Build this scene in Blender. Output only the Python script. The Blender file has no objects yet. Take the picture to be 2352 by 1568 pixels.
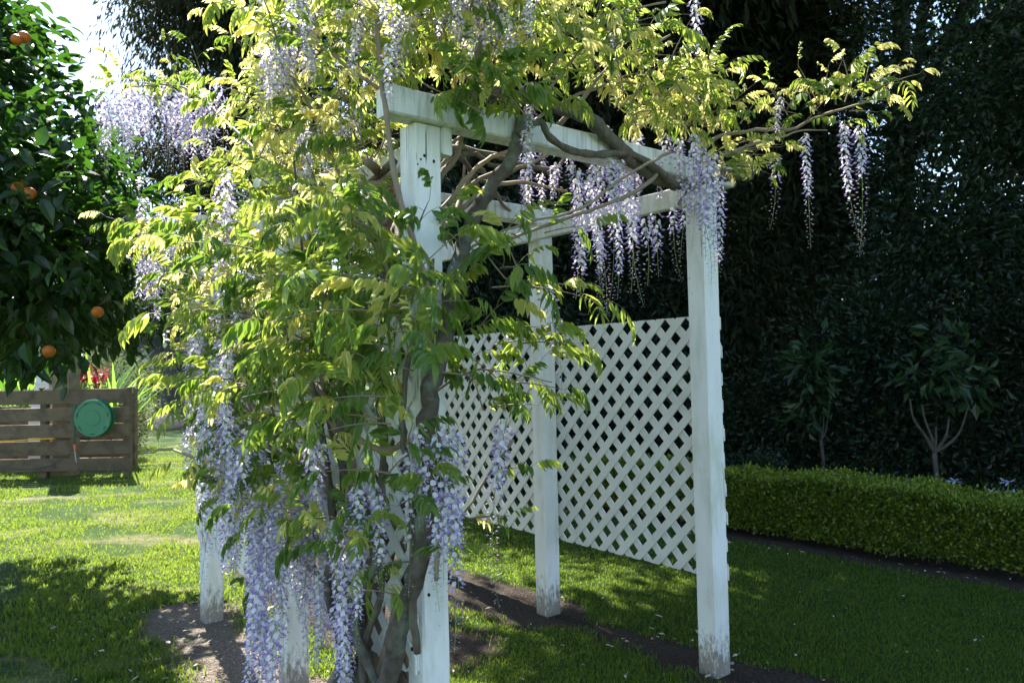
import bpy, math, random
import numpy as np
from mathutils import Vector, Matrix
from mathutils.geometry import tessellate_polygon
random.seed(7); RNG = np.random.default_rng(7)
SC = bpy.context.scene
COL = SC.collection
R = math.radians
# ------------------------------------------------------------------ camera
CAMH, PITCH, ROLL, FPX = 1.42, 0.0356, -0.0214, 1728.0        # FPX: focal length for a 2352 px wide picture
_cp, _sp, _c, _s = math.cos(PITCH), math.sin(PITCH), math.cos(ROLL), math.sin(ROLL)
_r = Vector((1, 0, 0)); _u = Vector((0, -_sp, _cp)); FW = Vector((0, _cp, _sp))
RT = _c * _r + _s * _u; UP = -_s * _r + _c * _u
cam_d = bpy.data.cameras.new('camera'); cam = bpy.data.objects.new('camera', cam_d); COL.objects.link(cam)
M = Matrix((RT, UP, -FW)).transposed().to_4x4(); M.translation = (0, 0, CAMH)
cam.matrix_world = M
cam_d.sensor_width = 36; cam_d.lens = 36 * FPX / 2352; cam_d.clip_end = 2000; cam_d.clip_start = 0.05
cam_d.dof.use_dof = True; cam_d.dof.focus_distance = 2.9; cam_d.dof.aperture_fstop = 5.6
SC.camera = cam
# ------------------------------------------------------------------ light
SUN_AZ, SUN_EL = R(-30), R(50)                                # behind the scene, a little to the left
w = bpy.data.worlds.new("World"); SC.world = w; w.use_nodes = True
nt = w.node_tree; nt.nodes.clear()
sky = nt.nodes.new('ShaderNodeTexSky'); sky.sky_type = 'NISHITA'; sky.sun_disc = False
sky.sun_elevation = SUN_EL; sky.sun_rotation = SUN_AZ % (2 * math.pi); sky.dust_density = 0.5; sky.air_density = 1.0
bg = nt.nodes.new('ShaderNodeBackground'); bg.inputs[1].default_value = 0.095
wo = nt.nodes.new('ShaderNodeOutputWorld')
nt.links.new(sky.outputs[0], bg.inputs[0]); nt.links.new(bg.outputs[0], wo.inputs[0])
sl = bpy.data.lights.new('sun', 'SUN'); sl.energy = 5.0; sl.angle = R(0.5); sl.color = (1, 0.95, 0.86)
so = bpy.data.objects.new('sun', sl); COL.objects.link(so)
SUND = Vector((math.sin(SUN_AZ) * math.cos(SUN_EL), math.cos(SUN_AZ) * math.cos(SUN_EL), math.sin(SUN_EL)))
so.rotation_euler = SUND.to_track_quat('Z', 'Y').to_euler(); so.location = (-4, 8, 14)
SC.view_settings.view_transform = 'Standard'; SC.view_settings.look = 'None'
SC.view_settings.gamma = 1; SC.view_settings.use_curve_mapping = False
SC.view_settings.exposure = 2.1
SC.cycles.max_bounces = 10; SC.cycles.transmission_bounces = 6; SC.cycles.diffuse_bounces = 5
SC.cycles.sample_clamp_indirect = 6

# ------------------------------------------------------------------ helpers
def ray(dx, dy):
    return (FW + RT * ((dx - 1176) / FPX) - UP * ((dy - 784) / FPX))
def S(dx, dy, depth):
    """point of the place seen at (dx, dy) of the 2352 px wide picture, `depth` metres in front of the camera"""
    v = ray(dx, dy); v = v / v.y
    return Vector((0, 0, CAMH)) + v * depth
def G(dx, dy, z=0.0):
    v = ray(dx, dy); return Vector((0, 0, CAMH)) + v * ((z - CAMH) / v.z)
PSI = 2.2413
U = Vector((math.cos(PSI), math.sin(PSI), 0)); W_ = Vector((U.y, -U.x, 0)); P1 = Vector((-0.3047, 2.5904, 0))
def A(a, b, z=0.0):
    """arbor frame: a runs away along the walls, b across to the right"""
    return P1 + U * a + W_ * b + Vector((0, 0, z))
def SB(dx, dy, b):
    """point seen at (dx, dy) on the vertical plane at offset b from the left wall"""
    v = ray(dx, dy); o = Vector((0, 0, CAMH)) - P1
    t = (b - o.dot(W_)) / v.dot(W_)
    return Vector((0, 0, CAMH)) + v * t

def tag(o, label=None, cat=None, group=None, kind=None):
    if label: o['label'] = label
    if cat: o['category'] = cat
    if group: o['group'] = group
    if kind: o['kind'] = kind
    return o
def empty(name, loc=(0, 0, 0), parent=None):
    o = bpy.data.objects.new(name, None); COL.objects.link(o); o.location = loc
    o.empty_display_size = 0.1
    if parent: o.parent = parent
    bpy.context.view_layer.update() if False else None
    return o
def link(name, me, parent=None, mat=None):
    o = bpy.data.objects.new(name, me); COL.objects.link(o)
    if parent is not None:
        o.parent = parent
        o.matrix_parent_inverse = Matrix.Translation(parent_world(parent)).inverted()
    return o
def parent_world(p):
    v = Vector(p.location); 
    q = p
    if p.parent is not None and p.get('_w') is None:
        pass
    return Vector(p['_w']) if p.get('_w') is not None else v
def mesh_np(name, V, F, mats=(), fm=None, smooth=False):
    """V (n,3); F (m,k) one face size, or list of such arrays"""
    me = bpy.data.meshes.new(name)
    V = np.asarray(V, dtype=np.float32)
    Fs = F if isinstance(F, list) else [F]
    Fs = [np.asarray(f, dtype=np.int32) for f in Fs if len(f)]
    me.vertices.add(len(V)); me.vertices.foreach_set('co', V.ravel())
    tot = np.concatenate([np.full(len(f), f.shape[1], dtype=np.int32) for f in Fs])
    me.loops.add(int(tot.sum())); me.loops.foreach_set('vertex_index', np.concatenate([f.ravel() for f in Fs]))
    me.polygons.add(len(tot))
    st = np.concatenate([[0], np.cumsum(tot)[:-1]]).astype(np.int32)
    me.polygons.foreach_set('loop_start', st); me.polygons.foreach_set('loop_total', tot)
    if fm is not None: me.polygons.foreach_set('material_index', np.asarray(fm, dtype=np.int32))
    me.polygons.foreach_set('use_smooth', np.full(len(tot), smooth, dtype=bool))
    for m in mats: me.materials.append(m)
    me.update(); me.validate()
    return me
class MB:
    def __init__(s): s.v = []; s.q = []; s.t = []; s.qm = []; s.tm = []; s.n = 0; s.m = 0
    def add(s, vs, quads=(), tris=()):
        b = s.n; s.v += [tuple(x) for x in vs]; s.n += len(vs)
        for q in quads: s.q.append([b + i for i in q]); s.qm.append(s.m)
        for t in tris: s.t.append([b + i for i in t]); s.tm.append(s.m)
    def box(s, o, x, y, z):
        """o corner-centre, x y z half vectors"""
        vs = [o + i * x + j * y + k * z for k in (-1, 1) for j in (-1, 1) for i in (-1, 1)]
        s.add(vs, [(0, 2, 3, 1), (4, 5, 7, 6), (0, 1, 5, 4), (2, 6, 7, 3), (0, 4, 6, 2), (1, 3, 7, 5)])
    def prism(s, pts, n):
        """closed polygon pts extruded by vector n"""
        k = len(pts); vs = [Vector(p) for p in pts] + [Vector(p) + n for p in pts]
        b = s.n; s.v += [tuple(x) for x in vs]; s.n += 2 * k
        for i in range(1, k - 1):
            s.t.append([b, b + i + 1, b + i]); s.tm.append(s.m)
            s.t.append([b + k, b + k + i, b + k + i + 1]); s.tm.append(s.m)
        for i in range(k):
            j = (i + 1) % k; s.q.append([b + i, b + j, b + k + j, b + k + i]); s.qm.append(s.m)
    def beam(s, a, b, x, y, ch=0.006, seg=1, wob=0):
        """chamfered beam from a to b, half vectors x, y"""
        a, b = Vector(a), Vector(b); lx, ly = x.length, y.length; ex, ey = x / lx, y / ly
        prof = [(-lx, -ly + ch), (-lx + ch, -ly), (lx - ch, -ly), (lx, -ly + ch), (lx, ly - ch), (lx - ch, ly), (-lx + ch, ly), (-lx, ly - ch)]
        base = s.n; N = seg + 1
        for i in range(N):
            c = a.lerp(b, i / seg)
            for (p, q) in prof:
                jx = random.uniform(-wob, wob); jy = random.uniform(-wob, wob)
                s.v.append(tuple(c + ex * (p + jx) + ey * (q + jy)))
        s.n += 8 * N
        for i in range(seg):
            for k in range(8):
                j = (k + 1) % 8
                s.q.append([base + i * 8 + k, base + i * 8 + j, base + (i + 1) * 8 + j, base + (i + 1) * 8 + k]); s.qm.append(s.m)
        for i in range(1, 7):
            s.t.append([base, base + i + 1, base + i]); s.tm.append(s.m)
            e = base + seg * 8; s.t.append([e, e + i, e + i + 1]); s.tm.append(s.m)
    def tube(s, pts, rad, n=6, cap=True):
        pts = [Vector(p) for p in pts]; rings = []
        ref = Vector((0.13, 0.31, 0.94))
        for i, p in enumerate(pts):
            d = (pts[min(i + 1, len(pts) - 1)] - pts[max(i - 1, 0)])
            if d.length < 1e-9: d = Vector((0, 0, 1))
            d.normalize()
            e1 = ref - d * ref.dot(d)
            if e1.length < 1e-3: e1 = Vector((1, 0, 0)) - d * d.x
            e1.normalize(); ref = e1; e2 = d.cross(e1)
            r = rad[i] if hasattr(rad, '__len__') else rad
            rings.append([p + (e1 * math.cos(2 * math.pi * k / n) + e2 * math.sin(2 * math.pi * k / n)) * r for k in range(n)])
        b = s.n
        for ring in rings: s.v += [tuple(x) for x in ring]
        s.n += n * len(rings)
        for i in range(len(rings) - 1):
            for k in range(n):
                j = (k + 1) % n
                s.q.append([b + i * n + k, b + i * n + j, b + (i + 1) * n + j, b + (i + 1) * n + k]); s.qm.append(s.m)
        if cap:
            for e, fl in ((0, 1), (len(rings) - 1, 0)):
                for k in range(1, n - 1):
                    t = [b + e * n, b + e * n + k, b + e * n + k + 1]
                    s.t.append(t[::-1] if fl else t); s.tm.append(s.m)
    def mesh(s, name, mats, smooth=False):
        fs = []
        if s.q: fs.append(np.array(s.q))
        if s.t: fs.append(np.array(s.t))
        return mesh_np(name, s.v, fs, mats if isinstance(mats, (list, tuple)) else [mats], s.qm + s.tm, smooth)
    def build(s, name, mats, parent=None, smooth=False):
        return link(name, s.mesh(name, mats, smooth), parent)
def rootat(name, loc):
    o = empty(name, loc); o['_w'] = tuple(loc); return o
def spline(pts, k=6):
    """Catmull-Rom through the points"""
    P = [Vector(p) for p in pts]; P = [2 * P[0] - P[1]] + P + [2 * P[-1] - P[-2]]; out = []
    for i in range(1, len(P) - 2):
        for j in range(k):
            t = j / k
            out.append(0.5 * ((2 * P[i]) + (P[i + 1] - P[i - 1]) * t + (2 * P[i - 1] - 5 * P[i] + 4 * P[i + 1] - P[i + 2]) * t * t + (3 * P[i] - P[i - 1] - 3 * P[i + 1] + P[i + 2]) * t ** 3))
    out.append(P[-2]); return out

# ------------------------------------------------------------------ materials
def newmat(name):
    m = bpy.data.materials.new(name); m.use_nodes = True; t = m.node_tree; t.nodes.clear()
    out = t.nodes.new('ShaderNodeOutputMaterial'); return m, t, out
def N(t, ty, **kw):
    n = t.nodes.new(ty)
    for k, v in kw.items(): setattr(n, k, v)
    return n
def noise(t, scale, vec=None, detail=4, rough=0.55):
    n = N(t, 'ShaderNodeTexNoise'); n.inputs['Scale'].default_value = scale; n.inputs['Detail'].default_value = detail
    n.inputs['Roughness'].default_value = rough
    if vec is not None: t.links.new(vec, n.inputs['Vector'])
    return n
def ramp(t, fac, stops):
    r = N(t, 'ShaderNodeValToRGB'); e = r.color_ramp.elements
    while len(e) < len(stops): e.new(0.5)
    for i, (p, c) in enumerate(stops):
        e[i].position = p; e[i].color = c if len(c) == 4 else (*c, 1)
    t.links.new(fac, r.inputs[0]); return r.outputs[0]
def mix(t, fac, a, b, mode='MIX'):
    m = N(t, 'ShaderNodeMix', data_type='RGBA', blend_type=mode)
    for s, v in ((m.inputs[0], fac), (m.inputs[6], a), (m.inputs[7], b)):
        if isinstance(v, (tuple, list)): s.default_value = v if len(v) == 4 else (*v, 1)
        elif isinstance(v, (int, float)): s.default_value = v
        else: t.links.new(v, s)
    return m.outputs[2]
def math_(t, op, a, b=0.0, clamp=False):
    m = N(t, 'ShaderNodeMath', operation=op, use_clamp=clamp)
    for s, v in ((m.inputs[0], a), (m.inputs[1], b)):
        if isinstance(v, (int, float)): s.default_value = v
        else: t.links.new(v, s)
    return m.outputs[0]
def bump(t, h, strength=0.3, dist=0.01):
    b = N(t, 'ShaderNodeBump'); b.inputs['Strength'].default_value = strength; b.inputs['Distance'].default_value = dist
    t.links.new(h, b.inputs['Height']); return b.outputs[0]
def vscale(t, vec, sc):
    m = N(t, 'ShaderNodeVectorMath', operation='MULTIPLY'); t.links.new(vec, m.inputs[0]); m.inputs[1].default_value = sc
    return m.outputs[0]
def leafmat(name, c1, c2, c3=None, trans=(0.3, 0.5, 0.05), tf=0.4, rough=0.45, spec=0.4):
    """leaves: per-leaf variation, diffuse + gloss + light coming through the blade"""
    m, t, out = newmat(name)
    g = N(t, 'ShaderNodeNewGeometry')
    oi = N(t, 'ShaderNodeObjectInfo')
    rnd = math_(t, 'FRACT', math_(t, 'ADD', g.outputs['Random Per Island'], oi.outputs['Random']))
    col = ramp(t, rnd, [(0, c1), (0.6, c2), (1, c3 or c2)])
    nz = noise(t, 1.3, g.outputs['Position'], 2)
    col = mix(t, math_(t, 'MULTIPLY', nz.outputs[0], 0.55), col, mix(t, 0.45, c1, (c1[0] * 0.7, c1[1] * 0.9, c1[2] * 0.9)), 'MIX')
    p = N(t, 'ShaderNodeBsdfPrincipled'); t.links.new(col, p.inputs['Base Color'])
    p.inputs['Roughness'].default_value = rough; p.inputs['Specular IOR Level'].default_value = spec
    tr = N(t, 'ShaderNodeBsdfTranslucent')
    tc = mix(t, 0.5, trans, mix(t, rnd, (trans[0] * 0.75, trans[1] * 0.85, trans[2]), (trans[0] * 1.25, trans[1] * 1.08, trans[2] * 1.2)))
    t.links.new(tc, tr.inputs[0])
    mx = N(t, 'ShaderNodeMixShader'); mx.inputs[0].default_value = tf
    t.links.new(p.outputs[0], mx.inputs[1]); t.links.new(tr.outputs[0], mx.inputs[2]); t.links.new(mx.outputs[0], out.inputs[0])
    return m
def simple(name, col, rough=0.6, var=0.25, scale=20, bs=0.15, spec=0.4, metal=0, stretch=(1, 1, 1), trans=None):
    m, t, out = newmat(name)
    tc = N(t, 'ShaderNodeTexCoord'); v = vscale(t, tc.outputs['Object'], stretch)
    nz = noise(t, scale, v, 6)
    c = mix(t, nz.outputs[0], tuple(x * (1 - var) for x in col), tuple(min(1, x * (1 + var)) for x in col))
    p = N(t, 'ShaderNodeBsdfPrincipled'); t.links.new(c, p.inputs['Base Color'])
    p.inputs['Roughness'].default_value = rough; p.inputs['Specular IOR Level'].default_value = spec; p.inputs['Metallic'].default_value = metal
    t.links.new(bump(t, nz.outputs[0], bs, 0.01), p.inputs['Normal'])
    if trans:
        tr = N(t, 'ShaderNodeBsdfTranslucent'); tr.inputs[0].default_value = (*trans[0], 1)
        mx = N(t, 'ShaderNodeMixShader'); mx.inputs[0].default_value = trans[1]
        t.links.new(p.outputs[0], mx.inputs[1]); t.links.new(tr.outputs[0], mx.inputs[2]); t.links.new(mx.outputs[0], out.inputs[0])
    else: t.links.new(p.outputs[0], out.inputs[0])
    return m
def paint_mat():
    """old white paint on timber: saw marks, hairline cracks, algae specks, splashed soil at the foot"""
    m, t, out = newmat('white_paint'); g = N(t, 'ShaderNodeNewGeometry'); pos = g.outputs['Position']
    sep = N(t, 'ShaderNodeSeparateXYZ'); t.links.new(pos, sep.inputs[0])
    broad = noise(t, 3.0, pos, 5); fine = noise(t, 60, pos, 4)
    col = mix(t, broad.outputs[0], (0.74, 0.76, 0.75), (0.84, 0.84, 0.84))
    col = mix(t, ramp(t, noise(t, 9, vscale(t, pos, (1, 1, 0.25)), 6, 0.7).outputs[0], [(0.46, (0, 0, 0)), (0.72, (0.8, 0.8, 0.8))]), col, (0.50, 0.53, 0.42))
    drip = noise(t, 1, vscale(t, pos, (38, 38, 3.5)), 4, 0.6); zt_ = N(t, 'ShaderNodeMapRange'); zt_.inputs[1].default_value = 2.05; zt_.inputs[2].default_value = 2.36; t.links.new(sep.outputs[2], zt_.inputs[0])
    col = mix(t, math_(t, 'MULTIPLY', math_(t, 'MULTIPLY', ramp(t, drip.outputs[0], [(0.48, (0, 0, 0)), (0.66, (1, 1, 1))]), zt_.outputs[0]), 0.6), col, (0.22, 0.21, 0.15))
    # hairline cracks running with the grain
    cr = noise(t, 1, vscale(t, pos, (70, 70, 2.2)), 3, 0.6)
    msk = noise(t, 2.3, pos, 2)
    crf = math_(t, 'MULTIPLY', ramp(t, cr.outputs[0], [(0.675, (0, 0, 0)), (0.70, (1, 1, 1))]), ramp(t, msk.outputs[0], [(0.42, (0, 0, 0)), (0.55, (1, 1, 1))]))
    col = mix(t, crf, col, (0.06, 0.055, 0.045))
    # black specks of mould
    sp = noise(t, 75, pos, 2, 0.5)
    spf = math_(t, 'MULTIPLY', ramp(t, sp.outputs[0], [(0.72, (0, 0, 0)), (0.76, (1, 1, 1))]), ramp(t, noise(t, 5, pos, 2).outputs[0], [(0.5, (0, 0, 0)), (0.62, (1, 1, 1))]))
    col = mix(t, spf, col, (0.05, 0.06, 0.05))
    # soil splashed up the foot
    hgt = N(t, 'ShaderNodeMapRange'); hgt.inputs[1].default_value = 0.02; hgt.inputs[2].default_value = 0.36
    hgt.inputs[3].default_value = 0.34; hgt.inputs[4].default_value = -0.15
    t.links.new(sep.outputs[2], hgt.inputs[0])
    nz = noise(t, 45, vscale(t, pos, (1, 1, 0.4)), 6, 0.8)
    df = ramp(t, math_(t, 'ADD', hgt.outputs[0], nz.outputs[0]), [(0.62, (0, 0, 0)), (0.80, (1, 1, 1))])
    col = mix(t, math_(t, 'MULTIPLY', df, 0.85), col, (0.16, 0.13, 0.09))
    p = N(t, 'ShaderNodeBsdfPrincipled'); t.links.new(col, p.inputs['Base Color']); p.inputs['Roughness'].default_value = 0.62
    p.inputs['Specular IOR Level'].default_value = 0.35
    saw = noise(t, 1, vscale(t, pos, (12, 12, 160)), 3)
    hh = math_(t, 'SUBTRACT', math_(t, 'ADD', math_(t, 'MULTIPLY', saw.outputs[0], 0.6), math_(t, 'MULTIPLY', fine.outputs[0], 0.5)), math_(t, 'MULTIPLY', crf, 1.5))
    t.links.new(bump(t, hh, 0.35, 0.004), p.inputs['Normal']); t.links.new(p.outputs[0], out.inputs[0]); return m
def bark_mat(name, c1, c2, c3, sc=(14, 14, 3)):
    m, t, out = newmat(name); g = N(t, 'ShaderNodeNewGeometry'); pos = g.outputs['Position']
    a = noise(t, 2.5, vscale(t, pos, sc), 7, 0.7); b = noise(t, 9, pos, 4)
    c = ramp(t, a.outputs[0], [(0.3, c1), (0.65, c2)])
    c = mix(t, ramp(t, b.outputs[0], [(0.5, (0, 0, 0)), (0.68, (0.8, 0.8, 0.8))]), c, c3)
    p = N(t, 'ShaderNodeBsdfPrincipled'); t.links.new(c, p.inputs['Base Color']); p.inputs['Roughness'].default_value = 0.85
    t.links.new(bump(t, a.outputs[0], 1.0, 0.03), p.inputs['Normal']); t.links.new(p.outputs[0], out.inputs[0]); return m
def timber_mat(name, c1, c2, axis=(2, 2, 30)):
    m, t, out = newmat(name); tc = N(t, 'ShaderNodeTexCoord'); oi = N(t, 'ShaderNodeObjectInfo')
    g = N(t, 'ShaderNodeNewGeometry')
    v = vscale(t, g.outputs['Position'], axis); a = noise(t, 1.5, v, 6, 0.65); b = noise(t, 6, g.outputs['Position'], 4)
    c = mix(t, a.outputs[0], c1, c2); c = mix(t, math_(t, 'MULTIPLY', oi.outputs['Random'], 0.4), c, c1)
    c = mix(t, ramp(t, b.outputs[0], [(0.45, (0, 0, 0)), (0.7, (0.7, 0.7, 0.7))]), c, tuple(x * 0.45 for x in c1))
    p = N(t, 'ShaderNodeBsdfPrincipled'); t.links.new(c, p.inputs['Base Color']); p.inputs['Roughness'].default_value = 0.8
    t.links.new(bump(t, a.outputs[0], 0.5, 0.006), p.inputs['Normal']); t.links.new(p.outputs[0], out.inputs[0]); return m
MT = {}
MT['paint'] = paint_mat()
MT['lattice'] = simple('lattice_paint', (0.70, 0.71, 0.68), 0.6, 0.22, 9, 0.2)
MT['wis_mid'] = leafmat('spring_leaf', (0.10, 0.17, 0.024), (0.14, 0.215, 0.03), (0.19, 0.24, 0.04), (0.52, 0.64, 0.09), 0.45, 0.42, 0.45)
MT['wis_leaf'] = leafmat('wisteria_leaf', (0.05, 0.11, 0.015), (0.08, 0.16, 0.02), (0.12, 0.19, 0.028), (0.30, 0.46, 0.045), 0.38, 0.42, 0.45)
MT['wis_young'] = leafmat('young_leaf', (0.22, 0.28, 0.045), (0.30, 0.34, 0.06), (0.36, 0.35, 0.08), (0.97, 0.93, 0.36), 0.62, 0.45, 0.4)
MT['rachis'] = simple('leaf_stalk', (0.20, 0.20, 0.05), 0.6)
def petal_mat(name, c1, c2, tr):
    m, t, out = newmat(name); g = N(t, 'ShaderNodeNewGeometry')
    c = mix(t, g.outputs['Random Per Island'], c1, c2)
    d = N(t, 'ShaderNodeBsdfPrincipled'); d.inputs['Roughness'].default_value = 0.6; t.links.new(c, d.inputs['Base Color'])
    x = N(t, 'ShaderNodeBsdfTranslucent'); x.inputs[0].default_value = (*tr, 1)
    mx = N(t, 'ShaderNodeMixShader'); mx.inputs[0].default_value = 0.4
    t.links.new(d.outputs[0], mx.inputs[1]); t.links.new(x.outputs[0], mx.inputs[2]); t.links.new(mx.outputs[0], out.inputs[0]); return m
MT['petal'] = petal_mat('pale_petal', (0.74, 0.72, 0.86), (0.93, 0.91, 0.94), (0.92, 0.85, 0.90))
MT['keel'] = petal_mat('violet_petal', (0.34, 0.26, 0.66), (0.66, 0.60, 0.86), (0.66, 0.52, 0.80))
MT['bud'] = petal_mat('flower_bud', (0.42, 0.36, 0.42), (0.58, 0.50, 0.62), (0.60, 0.45, 0.5))
MT['stalk'] = simple('flower_stalk', (0.22, 0.30, 0.08), 0.6)
MT['vine'] = bark_mat('vine_bark', (0.07, 0.055, 0.04), (0.21, 0.175, 0.13), (0.17, 0.19, 0.12))
MT['lichen'] = bark_mat('lichen_bark', (0.055, 0.045, 0.035), (0.15, 0.125, 0.095), (0.24, 0.29, 0.22), (10, 10, 5))
MT['twig'] = simple('twig_bark', (0.24, 0.19, 0.13), 0.75, 0.3, 30)
MT['tree_bark'] = bark_mat('tree_bark', (0.035, 0.03, 0.022), (0.11, 0.095, 0.075), (0.10, 0.10, 0.07))
MT['pale_bark'] = bark_mat('pale_bark', (0.04, 0.035, 0.027), (0.10, 0.09, 0.07), (0.07, 0.07, 0.05))
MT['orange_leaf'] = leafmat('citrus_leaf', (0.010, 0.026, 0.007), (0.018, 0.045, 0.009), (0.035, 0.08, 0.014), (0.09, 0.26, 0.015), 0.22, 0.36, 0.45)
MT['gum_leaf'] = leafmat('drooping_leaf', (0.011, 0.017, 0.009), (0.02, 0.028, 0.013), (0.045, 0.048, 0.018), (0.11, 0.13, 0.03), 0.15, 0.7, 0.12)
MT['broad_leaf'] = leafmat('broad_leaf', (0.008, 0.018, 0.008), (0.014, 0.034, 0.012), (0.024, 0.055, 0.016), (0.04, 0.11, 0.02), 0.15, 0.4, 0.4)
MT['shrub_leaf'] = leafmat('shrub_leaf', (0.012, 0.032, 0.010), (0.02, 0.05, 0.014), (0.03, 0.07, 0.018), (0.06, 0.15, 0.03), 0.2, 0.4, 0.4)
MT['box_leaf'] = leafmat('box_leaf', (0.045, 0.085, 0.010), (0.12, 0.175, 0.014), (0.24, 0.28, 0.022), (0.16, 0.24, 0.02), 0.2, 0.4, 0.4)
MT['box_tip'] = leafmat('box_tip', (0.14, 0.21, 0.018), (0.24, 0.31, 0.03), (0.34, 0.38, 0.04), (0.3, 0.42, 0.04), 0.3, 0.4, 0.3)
MT['strap_leaf'] = leafmat('strap_leaf', (0.06, 0.16, 0.02), (0.10, 0.22, 0.03), (0.18, 0.30, 0.05), (0.30, 0.60, 0.06), 0.45, 0.4, 0.4)
MT['far_leaf'] = leafmat('far_leaf', (0.05, 0.07, 0.03), (0.08, 0.105, 0.045), (0.12, 0.13, 0.07), (0.22, 0.27, 0.09), 0.3, 0.6, 0.2)
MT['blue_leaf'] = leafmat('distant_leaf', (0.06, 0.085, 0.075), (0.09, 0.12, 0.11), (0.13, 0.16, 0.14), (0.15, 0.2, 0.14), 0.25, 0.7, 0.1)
MT['mauve_leaf'] = leafmat('mauve_blossom_leaf', (0.13, 0.12, 0.11), (0.20, 0.17, 0.19), (0.28, 0.23, 0.30), (0.32, 0.27, 0.27), 0.3, 0.6, 0.2)
MT['grass'] = leafmat('grass_blade', (0.015, 0.047, 0.008), (0.032, 0.088, 0.011), (0.095, 0.15, 0.023), (0.33, 0.46, 0.045), 0.42, 0.5, 0.3)
MT['orange'] = simple('orange_peel', (0.40, 0.11, 0.006), 0.4, 0.12, 90, 0.3)
MT['timber'] = timber_mat('weathered_timber', (0.10, 0.068, 0.036), (0.23, 0.165, 0.10))
MT['pole'] = timber_mat('pale_pole_timber', (0.18, 0.14, 0.08), (0.28, 0.23, 0.13), (30, 30, 2))
MT['green_plastic'] = simple('green_plastic', (0.035, 0.20, 0.105), 0.35, 0.06, 8, 0.05, 0.5)
MT['dark_green'] = simple('dark_green_plastic', (0.015, 0.07, 0.04), 0.45, 0.1, 8, 0.05, 0.5)
MT['orange_plastic'] = simple('orange_plastic', (0.8, 0.17, 0.05), 0.35, 0.05, 8, 0.02)
MT['grey_plastic'] = simple('grey_plastic', (0.35, 0.38, 0.40), 0.4, 0.05, 8, 0.02)
MT['yellow_plastic'] = simple('yellow_plastic', (0.80, 0.42, 0.02), 0.4, 0.05, 8, 0.02)
MT['white_wood'] = simple('white_wood', (0.62, 0.64, 0.66), 0.6, 0.1, 12, 0.1)
MT['red_petal'] = simple('dark_red_petal', (0.20, 0.008, 0.02), 0.5, 0.4, 40, 0.1, trans=((0.6, 0.03, 0.06), 0.3))
MT['rock'] = simple('pink_rock', (0.50, 0.33, 0.28), 0.85, 0.25, 6, 0.5)
MT['blue_petal'] = simple('pale_blue_petal', (0.55, 0.62, 0.9), 0.5, 0.15, 40, 0.05, trans=((0.6, 0.65, 0.9), 0.3))
MT['litter'] = simple('dry_litter', (0.42, 0.36, 0.30), 0.7, 0.4, 8, 0.1)
MT['hole'] = simple('dark_hole', (0.012, 0.011, 0.010), 0.9, 0.1)

def lawn_mat():
    m, t, out = newmat('lawn_ground'); g = N(t, 'ShaderNodeNewGeometry'); pos = g.outputs['Position']
    big = noise(t, 0.55, pos, 4); mid = noise(t, 2.6, pos, 5, 0.6); fine = noise(t, 55, pos, 3, 0.7); str_ = noise(t, 160, pos, 2)
    c = ramp(t, mid.outputs[0], [(0.3, (0.03, 0.075, 0.010)), (0.55, (0.06, 0.125, 0.016)), (0.75, (0.13, 0.18, 0.035))])
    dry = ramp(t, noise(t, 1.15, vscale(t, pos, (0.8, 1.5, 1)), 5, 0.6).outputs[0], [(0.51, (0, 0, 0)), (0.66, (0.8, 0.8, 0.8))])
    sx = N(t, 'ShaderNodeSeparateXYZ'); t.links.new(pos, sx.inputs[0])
    dry_side = N(t, 'ShaderNodeMapRange'); dry_side.inputs[1].default_value = -0.2; dry_side.inputs[2].default_value = -1.6; t.links.new(sx.outputs[0], dry_side.inputs[0])  # dry patches only on the left, fading out to the right
    c = mix(t, math_(t, 'MULTIPLY', dry, dry_side.outputs[0]), c, (0.46, 0.38, 0.22))
    c = mix(t, math_(t, 'MULTIPLY', fine.outputs[0], 0.7), c, (0.03, 0.06, 0.01), 'MIX')
    at = N(t, 'ShaderNodeAttribute', attribute_name='soil'); ap = N(t, 'ShaderNodeAttribute', attribute_name='pale')
    sa = noise(t, 5, pos, 8, 0.7); sb = noise(t, 70, pos, 4, 0.75); vo = N(t, 'ShaderNodeTexVoronoi'); vo.inputs['Scale'].default_value = 60; t.links.new(pos, vo.inputs['Vector'])
    def soilcol(c1, c2, c3):
        k = mix(t, sa.outputs[0], c1, c2); return mix(t, ramp(t, sb.outputs[0], [(0.5, (0, 0, 0)), (0.72, (0.9, 0.9, 0.9))]), k, c3)
    sc_ = mix(t, ap.outputs['Fac'], soilcol((0.04, 0.03, 0.022), (0.085, 0.065, 0.048), (0.16, 0.13, 0.10)), soilcol((0.10, 0.08, 0.06), (0.30, 0.245, 0.19), (0.50, 0.43, 0.35)))
    edge = math_(t, 'ADD', at.outputs['Fac'], math_(t, 'MULTIPLY', math_(t, 'SUBTRACT', noise(t, 14, pos, 5, 0.7).outputs[0], 0.5), 1.3))
    c = mix(t, ramp(t, edge, [(0.40, (0, 0, 0)), (0.60, (1, 1, 1))]), c, sc_)
    p = N(t, 'ShaderNodeBsdfPrincipled'); t.links.new(c, p.inputs['Base Color']); p.inputs['Roughness'].default_value = 0.9
    p.inputs['Specular IOR Level'].default_value = 0.15
    t.links.new(bump(t, math_(t, 'ADD', math_(t, 'ADD', fine.outputs[0], vo.outputs[0]), str_.outputs[0]), 0.9, 0.03), p.inputs['Normal'])
    t.links.new(p.outputs[0], out.inputs[0]); return m
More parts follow.
